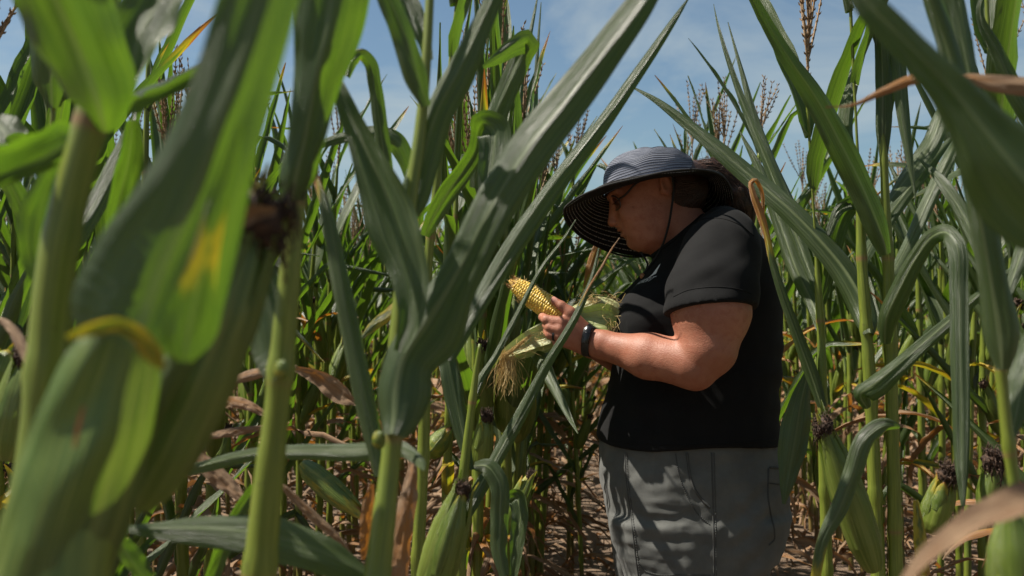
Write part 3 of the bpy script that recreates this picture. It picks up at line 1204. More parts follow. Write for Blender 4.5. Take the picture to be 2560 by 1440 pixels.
def build_body():
    B = Field((-0.02 + 0.0, 2.02, 0.93), (0.70, 2.78, 1.66), 0.0027)
    hf = np.array((-0.927, 0, -0.375))      # where the face points
    hu = np.array((-0.375, 0, 0.927))
    HR = rot_from(hf, hu)
    m = 1 / (F / WY)                        # metres per photograph pixel at her middle plane
    # neck, trunk and shoulders under the shirt
    B.cone(H(1690, 540), H(1745, 640), 0.058, 0.075, 0.02)
    B.cone(H(1668, 590), H(1700, 660), 0.045, 0.06, 0.02)
    B.cone(H(1770, 645, -0.14), H(1770, 645, 0.14), 0.05, 0.05, 0.03)
    B.stack([P(0, y, WY)[2] for y in (620, 700, 800, 930, 1060)], [H(x, 0)[0] for x in (1690, 1640, 1590, 1570, 1545)],
            [H(x, 0)[0] for x in (1880, 1900, 1915, 1915, 1905)], [0.10, 0.14, 0.15, 0.155, 0.165], [WY] * 5, 2.2, 0.02)
    # skull, jaw and cheeks
    B.ell(H(1648, 462), (0.100, 0.072, 0.072), 0.02, R=HR)
    B.ell(H(1583, 496), (0.057, 0.059, 0.060), 0.022, R=HR)         # forehead and upper face
    B.ell(H(1600, 545), (0.058, 0.061, 0.066), 0.025, R=HR)         # cheeks
    B.ell(H(1612, 585), (0.044, 0.052, 0.040), 0.02, R=HR)          # jaw
    B.ell(H(1590, 604), (0.022, 0.024, 0.0175), 0.009, R=HR)         # chin
    B.ell(H(1632, 592, 0), (0.044, 0.050, 0.034), 0.02, R=HR)       # soft under the chin
    B.ell(H(1640, 545, -0.030), (0.050, 0.034, 0.058), 0.02, R=HR)
    B.ell(H(1640, 545, 0.030), (0.050, 0.034, 0.058), 0.02, R=HR)
    for s in (-1, 1):
        B.ell(H(1562, 535, s * 0.034), (0.020, 0.020, 0.024), 0.016, R=HR)     # cheekbone
        B.ell(H(1541, 503, s * 0.031), (0.013, 0.014, 0.0085), 0.010, 'sub', HR)  # eye socket
        B.ell(H(1551, 502, s * 0.031), (0.0125, 0.014, 0.0115), 0.004, R=HR)   # closed lid over the eye
        B.cone(H(1526, 490, s * 0.012), H(1538, 481, s * 0.042), 0.0085, 0.008, 0.010)   # brow
        # ear
        e = H(1652, 470, s * 0.079)
        ER = rot_from((-0.95, s * 0.30, -0.25), (-0.22, 0, 0.97))
        B.ell(e, (0.015, 0.007, 0.028), 0.004, R=ER)
        B.ell(e + np.array((-0.001, s * 0.008, 0.003)), (0.0085, 0.006, 0.017), 0.004, 'sub', ER)
        B.ell(H(1645, 487, s * 0.076), (0.008, 0.006, 0.009), 0.005)
    for s in (-1, 1):
        B.ell(H(1530, 536, s * 0.030), (0.013, 0.013, 0.024), 0.010, 'sub', HR)
    B.cone(H(1533, 512), H(1531, 552), 0.0088, 0.0105, 0.006)        # nose bridge to tip
    B.ell(H(1532, 556), (0.0120, 0.0115, 0.0105), 0.006, R=HR)
    for s in (-1, 1):
        B.ell(H(1545, 560, s * 0.0135), (0.0105, 0.0070, 0.0085), 0.004, R=HR)
        B.ell(H(1537.5, 563, s * 0.0165), (0.0050, 0.0052, 0.0032), 0.002, 'sub', HR)
        B.cone(H(1552, 546, s * 0.022), H(1561, 563, s * 0.030), 0.0035, 0.002, 0.005, 'sub')
    B.ell(H(1553, 573), (0.0105, 0.023, 0.0062), 0.003, R=HR)        # lips
    B.ell(H(1561, 586), (0.0105, 0.021, 0.0066), 0.003, R=HR)
    B.cone(H(1551, 579.5, -0.020), H(1551, 579.5, 0.020), 0.0024, 0.0024, 0.002, 'sub')
    B.cone(H(1568, 569, -0.029), H(1551, 579.5, -0.016), 0.0030, 0.0028, 0.002, 'sub')
    B.ell(H(1560, 600), (0.008, 0.02, 0.006), 0.008, 'sub', HR)      # dip under the lip
    # near arm
    sh, el, wr = P(1800, 640, 2.20), P(1752, 893, 2.13), P(1466, 853, 2.245)
    B.cone(sh, P(1777, 780, 2.145), 0.068, 0.084, 0.03)
    B.cone(P(1777, 780, 2.145), P(1768, 872, 2.13), 0.084, 0.063, 0.015)
    B.cone(P(1768, 865, 2.13), P(1735, 912, 2.13), 0.063, 0.052, 0.012)
    B.cone(P(1742, 932, 2.125), P(1700, 908, 2.15), 0.030, 0.045, 0.025)
    B.cone(P(1726, 908, 2.135), P(1620, 890, 2.18), 0.053, 0.048, 0.006)
    B.cone(P(1620, 890, 2.18), P(1500, 861, 2.235), 0.047, 0.0295, 0.02, flat=((0, 1, 0.2), 1.12))
    B.cone(P(1505, 861, 2.23), wr, 0.031, 0.0275, 0.015, flat=((0, 1, 0.2), 1.25))
    # near hand: back of the hand towards the camera, fingers curling away round the husk
    kf = ((0, 1, 0), 1.35)
    W1, W2, W3 = P(1462, 838, 2.243), P(1461, 850, 2.245), P(1460, 864, 2.248)
    B.cone(W1, P(1404, 808, 2.228), 0.022, 0.0155, 0.012, flat=kf)
    B.cone(W2, P(1401, 823, 2.224), 0.022, 0.0150, 0.012, flat=kf)
    B.cone(W2, P(1403, 839, 2.226), 0.022, 0.0145, 0.012, flat=kf)
    B.cone(W3, P(1411, 853, 2.232), 0.020, 0.0135, 0.012, flat=kf)
    B.cone(P(1455, 825, 2.240), P(1425, 783, 2.236), 0.021, 0.0145, 0.012)
    # thumb along the top of the cob
    B.cone(P(1425, 782, 2.236), P(1403, 764, 2.238), 0.0135, 0.0106, 0.006)
    B.cone(P(1403, 764, 2.238), P(1386, 752.5, 2.244), 0.0106, 0.0088, 0.004)
    for ch in (((1405, 806, 2.226, .0130), (1366, 799, 2.236, .0108), (1357, 793, 2.262, .0098), (1368, 786, 2.290, .0085)),
               ((1400, 823, 2.222, .0125), (1374, 818, 2.232, .0108), (1366, 812, 2.262, .0098), (1378, 803, 2.292, .0085)),
               ((1403, 840, 2.225, .0120), (1375, 836, 2.234, .0104), (1368, 829, 2.264, .0094), (1381, 820, 2.292, .0082)),
               ((1411, 855, 2.231, .0110), (1391, 855, 2.240, .0092), (1386, 848, 2.266, .0084), (1397, 840, 2.290, .0074))):
        for i in range(3):
            a, b = ch[i], ch[i + 1]
            B.cone(P(*a[:3]), P(*b[:3]), a[3], b[3], 0.0035)
    for q in ((1384, 806, 2.224), (1385, 822, 2.222), (1387, 838, 2.226)):
        B.ell(P(*q), (0.006, 0.005, 0.005), 0.004)
    # far arm and the far hand that carries the butt of the ear
    B.cone(P(1790, 640, 2.58), P(1665, 930, 2.66), 0.066, 0.056, 0.03)
    B.cone(P(1668, 935, 2.66), P(1600, 925, 2.60), 0.058, 0.050, 0.03)
    B.cone(P(1600, 925, 2.60), P(1478, 862, 2.40), 0.045, 0.028, 0.03)
    B.cone(P(1478, 862, 2.40), P(1448, 838, 2.345), 0.030, 0.026, 0.015)
    for i, (x, y) in enumerate(((1428, 812), (1430, 826), (1432, 840), (1436, 853))):
        B.cone(P(1445, 838 + 5 * i - 8, 2.35), P(x, y, 2.325), 0.013, 0.0105, 0.006)
        B.cone(P(x, y, 2.325), P(x + 4, y - 2, 2.292), 0.0105, 0.009, 0.004)
    B.cone(P(1450, 828, 2.35), P(1428, 790, 2.33), 0.016, 0.0115, 0.008)
    B.cone(P(1428, 790, 2.33), P(1416, 778, 2.31), 0.0115, 0.0095, 0.004)
    V, Q = B.mesh()
    V = smooth_mesh(V, Q, 1, 0.4)
    n0 = len(V)
    # legs, hidden in the shorts and below the frame
    L = Field((0.15, 2.1, 0.02), (0.75, 2.72, 1.0), 0.009)
    for s, dx in ((-1, 0.0), (1, -0.03)):
        y = WY + s * 0.115
        L.cone((0.44 + dx, y * 0.4 + WY * 0.6, 0.90), (0.435 + dx, y, 0.70), 0.10, 0.085, 0.02)
        L.cone((0.435 + dx, y, 0.70), (0.435 + dx, y, 0.52), 0.085, 0.072, 0.02)
        L.cone((0.435 + dx, y, 0.52), (0.465 + dx, y, 0.34), 0.066, 0.066, 0.03)
        L.cone((0.465 + dx, y, 0.34), (0.46 + dx, y, 0.11), 0.062, 0.040, 0.02)
        L.cone((0.46 + dx, y, 0.11), (0.47 + dx, y, 0.07), 0.04, 0.04, 0.02)
        L.cone((0.47 + dx, y, 0.06), (0.30 + dx, y, 0.05), 0.038, 0.03, 0.02)
    V2, Q2 = L.mesh()
    V = np.concatenate([V, V2])
    Q = np.concatenate([Q, Q2 + n0])
    return part('body', mesh('body', V, Q, mats=(M_SKIN,)), PERSON)


BODY = build_body()


def xs_at(d, *px):
    return [P(q, 0, d)[0] for q in px]


def build_shirt():
    A = Field((0.16, 2.02, 0.86), (0.72, 2.80, 1.52), 0.0038)
    ys = (1150, 1125, 1080, 1040, 1000, 960, 930, 900, 870, 845, 815, 780, 745, 710, 680, 640, 600, 570, 545)
    xf = (1488, 1488, 1494, 1503, 1512, 1524, 1531, 1538, 1537, 1536, 1541, 1553, 1572, 1592, 1612, 1640, 1668, 1700, 1730)
    xb = (1948, 1948, 1941, 1936, 1936, 1939, 1942, 1946, 1948, 1948, 1947, 1946, 1944, 1944, 1936, 1922, 1898, 1870, 1835)
    wy = (0.215, 0.215, 0.212, 0.207, 0.203, 0.200, 0.196, 0.192, 0.19, 0.19, 0.19, 0.19, 0.187, 0.182, 0.175, 0.165, 0.148, 0.12, 0.085)
    A.stack([P(0, y, WY)[2] for y in ys], [H(x, 0)[0] for x in xf], [H(x, 0)[0] for x in xb], wy, [WY] * len(ys), 2.35, 0.01)
    for s in (-1, 1):
        A.ell(H(1602, 800, s * 0.085), (0.066, 0.082, 0.072), 0.05)
    # shoulders and the sleeves
    A.cone(H(1788, 597, -0.15), H(1788, 597, 0.15), 0.060, 0.060, 0.05)
    A.cone(P(1800, 640, 2.225), P(1780, 735, 2.165), 0.090, 0.099, 0.022)
    A.cone(P(1780, 735, 2.165), P(1774, 790, 2.140), 0.099, 0.099, 0.01)
    A.cone(P(1790, 640, 2.58), P(1720, 780, 2.63), 0.093, 0.098, 0.022)
    # collar
    A.cone(H(1688, 575), H(1742, 650), 0.072, 0.088, 0.03)
    # sleeve hem: the sleeve ends at a slanting plane, only outside the trunk
    hem_n = unit(np.array((-0.06, 0.22, 0.97)))
    hem_p = P(1775, 758, 2.06)
    hem2_n = unit(np.array((0.10, -0.25, 0.95)))
    hem2_p = P(1735, 775, 2.63)
    trunk = Field(A.o, A.o + A.h * (A.n - 1), A.h)
    trunk.stack([P(0, y, WY)[2] for y in ys], [H(x, 0)[0] for x in xf], [H(x, 0)[0] for x in xb], wy, [WY] * len(ys), 2.35, 0.01)
    for s in (-1, 1):
        trunk.ell(H(1602, 800, s * 0.085), (0.066, 0.082, 0.072), 0.05)

    def keep(x, y, z):
        p1 = -((x - hem_p[0]) * hem_n[0] + (y - hem_p[1]) * hem_n[1] + (z - hem_p[2]) * hem_n[2])
        p2 = -((x - hem2_p[0]) * hem2_n[0] + (y - hem2_p[1]) * hem2_n[1] + (z - hem2_p[2]) * hem2_n[2])
        sl = np.maximum(np.where(y < WY, p1, p2), -0.2)
        return np.minimum(sl, trunk.f[:p1.shape[0], :p1.shape[1], :p1.shape[2]])
    A.cut(keep)
    # hollow out the sleeve opening so the hem reads as an edge
    # neck opening
    A.cone(H(1640, 585), H(1728, 560), 0.0, 0.0, 0.002, 'sub')
    z0 = P(0, 1118, 2.25)[2]

    nk_n = unit(np.array((-0.62, 0.0, 0.78)))
    nk_p = H(1690, 588)

    def trim(x, y, z):
        hem = (z0 + 0.006 * np.sin(x * 17) - z)
        nk = (x - nk_p[0]) * nk_n[0] + (z - nk_p[2]) * nk_n[2]
        r = np.sqrt((x - H(1705, 0)[0]) ** 2 + (y - WY) ** 2)
        nk = np.where(r < 0.112, nk, -0.05)
        return np.maximum(hem, nk)
    A.cut(trim)
    V, Q = A.mesh()
    V = smooth_mesh(V, Q, 7, 0.5)
    N = normals(V, Q)
    # folds: drag lines from the armpit, sleeve creases, gentle rolls at the waist and the back
    arm = P(1690, 700, 2.2)
    d = V - arm
    ang = np.arctan2(d[:, 2], d[:, 0])
    rr = np.linalg.norm(d[:, [0, 2]], axis=1)
    f1 = 0.0055 * nz3(np.stack([V[:, 0] + V[:, 2] * 0.6, V[:, 1], V[:, 2] - V[:, 0] * 0.5], -1), (9, 9, 30), 6.0) * np.exp(-(rr / 0.16) ** 2)
    f2 = 0.0030 * nz3(V, (7, 7, 26), 4.0) * np.clip((1.30 - V[:, 2]) / 0.15, 0, 1)
    f3 = 0.0022 * nz3(V, (26, 12, 14), 9.0)
    back = np.clip((V[:, 0] - H(1880, 0)[0]) / 0.06, 0, 1)
    f4 = 0.004 * np.sin(V[:, 2] * 95 + 3 * nz3(V, (6, 6, 4), 2.0)) * back * np.exp(-((V[:, 2] - 1.05) / 0.09) ** 2)
    hp = (V - hem_p) @ hem_n
    hw = np.clip(np.minimum(np.abs(hp) + 10 * (V[:, 1] > 2.26), np.abs(V[:, 2] - z0)) / 0.03, 0.12, 1)
    V = V + N * ((f1 + f2 + f3 + f4) * hw)[:, None]
    s = part('t_shirt', mesh('t_shirt', V, Q, mats=(M_SHIRT,)), PERSON)
    return s, V, Q


SHIRT, SV, SQ = build_shirt()
SBVH = BVHTree.FromPolygons([tuple(v) for v in SV], [tuple(q) for q in SQ])


def build_shorts():
    A = Field((0.12, 2.06, 0.40), (0.74, 2.78, 0.99), 0.0046)
    ys = (1055, 1120, 1170, 1220, 1270, 1320, 1360)
    xf = (1508, 1504, 1501, 1507, 1521, 1531, 1537)
    xb = (1930, 1936, 1952, 1958, 1956, 1946, 1934)
    wy = (0.196, 0.200, 0.211, 0.217, 0.218, 0.215, 0.205)
    A.stack([P(0, y, WY)[2] for y in ys], [H(x, 0)[0] for x in xf], [H(x, 0)[0] for x in xb], wy, [WY] * len(ys), 2.5, 0.01)
    # legs of the shorts, the near one a little ahead
    yl = (1300, 1360, 1400, 1440, 1500, 1560, 1620)
    A.stack([P(0, y, 2.28)[2] for y in yl], xs_at(2.28, 1533, 1546, 1556, 1566, 1584, 1598, 1610), xs_at(2.28, 1962, 1950, 1934, 1916, 1902, 1898, 1894),
            [0.108, 0.112, 0.113, 0.113, 0.112, 0.112, 0.112], [2.292] * 7, 2.3, 0.03)
    A.stack([P(0, y, 2.52)[2] for y in yl], xs_at(2.52, 1520, 1527, 1534, 1543, 1556, 1566, 1576), xs_at(2.52, 1930, 1915, 1900, 1880, 1865, 1858, 1852),
            [0.105, 0.108, 0.11, 0.11, 0.11, 0.11, 0.11], [2.515] * 7, 2.3, 0.015)
    V, Q = A.mesh()
    V = smooth_mesh(V, Q, 3, 0.5)
    N = normals(V, Q)
    px = V[:, 0] / V[:, 1] * F + 1280
    py = HORIZON - (V[:, 2] - CAMZ) / V[:, 1] * F
    near = np.clip((2.42 - V[:, 1]) / 0.1, 0, 1)
    wob = nz3(V, (7, 7, 7), 5.0)
    front = np.exp(-((px - 1640) / 95.0) ** 2) * near
    f = 0.0060 * (0.35 - np.abs(nz3(V, (10, 8, 40), 11.0))) * front * np.clip((py - 1210) / 60, 0, 1) * np.clip((1420 - py) / 60, 0, 1)
    f += 0.0028 * np.sin(V[:, 2] * 90 - V[:, 0] * 70 + 3 * wob) * near * np.exp(-((px - 1880) / 60.0) ** 2) * np.clip((py - 1180) / 60, 0, 1)
    f += 0.0045 * nz3(V, (16, 12, 7), 1.0) + 0.0030 * nz3(V, (30, 22, 42), 2.0)
    rid = lambda sc, off: 0.5 - np.abs(nz3(V, sc, off))
    f += 0.0030 * rid((9, 9, 24), 7.0) * np.clip(front + 0.35, 0, 1) + 0.0030 * rid((24, 18, 20), 3.3) + 0.0022 * rid((14, 12, 60), 1.7) * front
    f += 0.004 * np.sin(V[:, 0] * 120 + 3 * wob) * np.exp(-((px - 1530) / 30.0) ** 2)
    V = V + N * f[:, None]
    s = part('shorts', mesh('shorts', V, Q, mats=(M_SHORTS,)), PERSON)
    bv = BVHTree.FromPolygons([tuple(v) for v in V], [tuple(q) for q in Q])

    def lay(pts, r=0.0016, n=60, name='seam', lift=0.0, mat=M_SEAM, bv_=bv, prt=s, dash=0):
        """a line on the near side: points in the side view laid on the cloth"""
        p = catmull([(x, y, 0) for x, y in pts], n)
        out = []
        o = Vector((0, 0, CAMZ))
        for x, y, _ in p:
            h = bv_.ray_cast(o, Vector(P(x, y, 1.0)) - o)
            if h[0] is not None:
                out.append(np.array(h[0] + h[1] * lift))
        if len(out) < 4:
            return None
        mb = MB()
        C = np.array(out)
        C[1:-1] = (C[:-2] + C[1:-1] * 2 + C[2:]) / 4
        if dash:
            for i in range(0, len(C) - 3, 3):
                tube(mb, C[i:i + 3], r, 5)
        else:
            tube(mb, C, r, 6)
        return sub(name, mb.build(name, (mat,)), prt)

    lay([(1563, 1132), (1566, 1200), (1575, 1270), (1584, 1350), (1590, 1400), (1596, 1445)])
    lay([(1568, 1132), (1571, 1200), (1580, 1270), (1589, 1350), (1595, 1400), (1601, 1445)], 0.0011, 150, 'stitching', 0.0005, dash=1)
    lay([(1779, 1132), (1781, 1200), (1783, 1290), (1784, 1370), (1785, 1445)])
    lay([(1785, 1132), (1787, 1200), (1789, 1290), (1790, 1370), (1791, 1445)], 0.0011, 150, 'stitching', 0.0005, dash=1)
    lay([(1717, 1132), (1724, 1185), (1738, 1225), (1760, 1255), (1775, 1270)], 0.0028, 50, 'pocket_edge', 0.0005)
    lay([(1689, 1135), (1698, 1190), (1715, 1235), (1745, 1285), (1778, 1315)], 0.0013, 120, 'stitching', 0.0004, dash=1)
    lay([(1921, 1170), (1921, 1250), (1928, 1290), (1936, 1330), (1935, 1350), (1922, 1362)], 0.0022, 60, 'pocket_edge', 0.0005)
    lay([(1923, 1169), (1945, 1170), (1966, 1174)], 0.0026, 30, 'pocket_edge', 0.0006)
    lay([(1922, 1208), (1945, 1211), (1968, 1214)], 0.0014, 50, 'stitching', 0.0004, dash=1)
    lay([(1593, 1396), (1610, 1425), (1640, 1436), (1700, 1437), (1780, 1438)], 0.0012, 150, 'stitching', 0.0004, dash=1)
    return s, lay


SHORTS, lay_line = build_shorts()
# hems of the shirt: raised stitched edges
lay_line([(1496, 1098), (1540, 1104), (1620, 1110), (1700, 1113), (1790, 1111), (1880, 1105), (1940, 1098)], 0.0010, 120, 'hem_stitch', 0.0, M_SHIRT, SBVH, SHIRT)
lay_line([(1683, 742), (1715, 727), (1760, 719), (1810, 718), (1855, 725), (1880, 734)], 0.0011, 90, 'hem_stitch', 0.0, M_SHIRT, SBVH, SHIRT)
lay_line([(1700, 590), (1745, 553), (1800, 546), (1850, 563), (1885, 590)], 0.0017, 60, 'shoulder_seam', 0.0, M_SHIRT, SBVH, SHIRT)


def collar_band():
    mb = MB()
    a = np.linspace(0, 2 * PI, 60)
    c0 = H(1690, 588)
    ux = unit(np.array((0.78, 0, 0.62)))
    C = c0 + ux * (np.cos(a) * 0.079)[:, None] + np.array((0, 1, 0)) * (np.sin(a) * 0.083)[:, None]
    out = []
    for p in C:
        h = SBVH.find_nearest(Vector(p))
        out.append(p * 0.35 + np.array(h[0]) * 0.65)
    tube(mb, np.array(out), 0.0048, 8, flat=1.0)
    sub('collar', mb.build('collar', (M_SHIRT,)), SHIRT)


collar_band()


def shirt_print():
    # the emblem above and the letters below stand on the left breast and are seen at a grazing angle
    cu = bpy.data.curves.new('chest_lettering', 'FONT')
    cu.body = 'N VERSIT'
    cu.size = 0.017
    cu.align_x = 'CENTER'
    t = bpy.data.objects.new('chest_lettering', cu)
    COL.objects.link(t)
    bpy.context.view_layer.update()
    me = bpy.data.meshes.new_from_object(t.evaluated_get(bpy.context.evaluated_depsgraph_get()))
    bpy.data.objects.remove(t)
    me.name = 'chest_lettering'
    me.materials.clear()
    me.materials.append(M_PRINT)

    def drop(y, z):
        h = SBVH.ray_cast(Vector((-0.3, y, z)), Vector((1, 0, 0)))
        if h[0] is None:
            return Vector((0.3, y, z))
        return h[0] + h[1] * 0.0008
    zt = P(0, 706, 2.33)[2]
    for v in me.vertices:
        v.co = drop(2.322 - v.co.x * 0.9, zt + v.co.y - 0.004 + v.co.x * 0.18)
    sub('chest_lettering', me, SHIRT)
    pts = [(0, 0.024), (0.006, 0.014), (0.009, 0.004), (0.013, -0.002), (0.017, -0.010), (0.012, -0.012), (0.004, -0.018), (-0.004, -0.027),
           (-0.001, -0.014), (-0.004, -0.002), (-0.003, 0.010)]
    ze = P(0, 678, 2.33)[2]
    mb = MB()
    V = [np.array(drop(2.312 - x * 0.62, ze + z * 0.72)) for x, z in pts]
    c = np.array(drop(2.312, ze - 0.004))
    mb.add(V + [c], [], None, 0, 0, 0, [(len(V), i, (i + 1) % len(V)) for i in range(len(V))])
    sub('chest_emblem', mb.build('chest_emblem', (M_PRINT,)), SHIRT)


shirt_print()


# ------------------------------------------------------------------ sun hat
def build_hat():
    hat = bpy.data.objects.new('sun_hat', None)
    COL.objects.link(hat)
    hat.parent = PERSON
    hat.location = -WLOC[PERSON.name]
    n = 96
    # outer edge of the brim as points round it: photograph column, row, distance
    edge = [(1410, 527, 2.38), (1424, 507, 2.31), (1450, 490, 2.26), (1511, 464, 2.215), (1589, 445, 2.19), (1667, 428, 2.19), (1744, 423, 2.215),
            (1800, 436, 2.27), (1826, 470, 2.34), (1832, 525, 2.42), (1815, 570, 2.50), (1770, 605, 2.57), (1700, 625, 2.61),
            (1640, 636, 2.62), (1575, 641, 2.62), (1520, 627, 2.60), (1470, 602, 2.56), (1432, 572, 2.49), (1414, 548, 2.43)]
    E = np.array([P(*e) for e in edge])
    m = len(E)
    ext = np.concatenate([E[-3:], E, E[:4]])
    cc = catmull(ext, 4000)
    # parameterise by the angle round the hat
    ctr = P(1625, 470, 2.40)
    ang = np.unwrap(np.arctan2(cc[:, 1] - ctr[1], -(cc[:, 0] - ctr[0])))
    ang_q = np.linspace(0, 2 * PI, n, endpoint=False)
    am = ang % (2 * PI)
    o = np.argsort(am)
    outer = np.stack([np.interp(ang_q, am[o], cc[o][:, i], period=2 * PI) for i in range(3)], -1)
    fx, up = unit(np.array((-1.0, 0, -0.20))), unit(np.array((-0.20, 0, 1.0)))
    roll = 0.10
    sy = np.array((0, math.cos(roll), -math.sin(roll)))
    inner = P(1624, 452, 2.40) - np.array((0, 0, 0.010)) + fx * (np.cos(ang_q) * 0.112)[:, None] + sy * (np.sin(ang_q) * 0.096)[:, None]
    # brim: rings from the crown out to the edge, each strip its own little ridge
    rings = 61
    t = np.linspace(0, 1, rings)
    rows = []
    for q in t:
        R = inner + (outer - inner) * q
        sag = (0.016 * math.sin(q * PI) * np.clip(0.35 + 0.65 * np.sin(ang_q), -0.25, 1))[:, None]
        R = R + np.array((0, 0, 1.0)) * (sag + 0.0012 * math.cos(q * 15 * 2 * PI)) \
            + np.array((0, 0, 1.0)) * (0.004 * q * np.sin(ang_q * 5 + 1.0))[:, None]
        rows.append(R)
    V = np.array(rows).reshape(-1, 3)
    u = np.broadcast_to(np.linspace(0, 1, n)[None, :], (rings, n))
    v = np.broadcast_to(t[:, None], (rings, n))
    uv = np.stack([u, v], -1).reshape(-1, 2)
    Q = grid_quads(rings, n, True)
    # a second face 2.5 mm below so the brim has thickness: blue grey above, black striped below
    Vb = V - np.array((0, 0, 0.0025))
    k = len(V)
    rim = [((rings - 1) * n + j, (rings - 1) * n + (j + 1) % n, k + (rings - 1) * n + (j + 1) % n, k + (rings - 1) * n + j) for j in range(n)]
    mi = np.concatenate([np.zeros(len(Q)), np.ones(len(Q)), np.full(n, 2)])
    sub('brim', mesh('brim', np.concatenate([V, Vb]), np.concatenate([Q, Q[:, ::-1] + k, rim]), np.concatenate([uv, uv]), (M_CROWN, M_UNDER, M_CORD), mi), hat)
    # bound edge
    mb = MB()
    tube(mb, np.concatenate([outer, outer[:1]]) - np.array((0, 0, 0.001)), 0.0028, 6, caps=False)
    sub('brim_binding', mb.build('brim_binding', (M_CORD,)), hat)
    # crown
    rings = 110
    rows = []
    ph = np.linspace(0, 1, rings)
    apex_h = 0.077
    rr = random.Random(4)
    for q in ph:
        a = q * PI / 2
        rad = max(math.cos(a), 0.0) ** 0.62
        hgt = math.sin(a) ** 0.85 * apex_h - 0.014 * (1 - q) ** 6
        c = P(1624, 452, 2.40) + up * (hgt - 0.002) + fx * (-0.004 * q)
        R = c + fx * (np.cos(ang_q) * 0.113 * rad)[:, None] + sy * (np.sin(ang_q) * 0.097 * rad)[:, None]
        R = R + up * (0.0022 * math.sin(q * PI) * np.sin(ang_q * 4 + 2.2 * q * 3) + 0.0016 * np.sin(ang_q * 9 + q * 9) * math.sin(q * PI))[:, None]
        R = R + up * (0.0010 * math.cos(q * 26 * 2 * PI) * math.cos(a))
        # it slopes down towards the opening at the back
        R = R - up * (0.016 * q * np.clip(-np.cos(ang_q), 0, 1))[:, None]
        rows.append(R)
    V = np.array(rows).reshape(-1, 3)
    uv = np.stack([np.broadcast_to(np.linspace(0, 1, n)[None, :], (rings, n)), np.broadcast_to(ph[:, None] * 0.999, (rings, n))], -1).reshape(-1, 2)
    sub('crown', mesh('crown', V, grid_quads(rings, n, True), uv, (M_CROWN,)), hat)
    # chin cord: past the near ear, under the chin, through the bead
    mb = MB()
    near = [(1664, 445, -0.088), (1668, 470, -0.092), (1664, 530, -0.088), (1656, 580, -0.078), (1645, 620, -0.060), (1628, 652, -0.045), (1612, 676, -0.035), (1604, 690, -0.03)]
    tube(mb, catmull([H(*q) for q in near], 60), 0.0027, 7)
    far = [(1655, 470, 0.088), (1640, 560, 0.08), (1605, 622, 0.03), (1601, 632, -0.010), (1610, 648, -0.020), (1615, 662, -0.028), (1610, 678, -0.032), (1604, 690, -0.03)]
    tube(mb, catmull([H(*q) for q in far], 60), 0.0026, 7)
    tube(mb, catmull([H(1603, 690, -0.03), H(1599, 705, -0.03), H(1594, 716, -0.032)], 10), 0.003, 7)
    sub('chin_cord', mb.build('chin_cord', (M_CORD,)), hat)
    mb = MB()
    b = H(1603, 691, -0.03)
    a = np.linspace(0, PI, 12)
    tube(mb, b + np.stack([np.zeros(12), np.zeros(12), np.cos(a) * 0.0072], -1), np.sin(a) * 0.0068 + 0.0008, 14)
    sub('cord_bead', mb.build('cord_bead', (M_BEAD,)), hat)


build_hat()


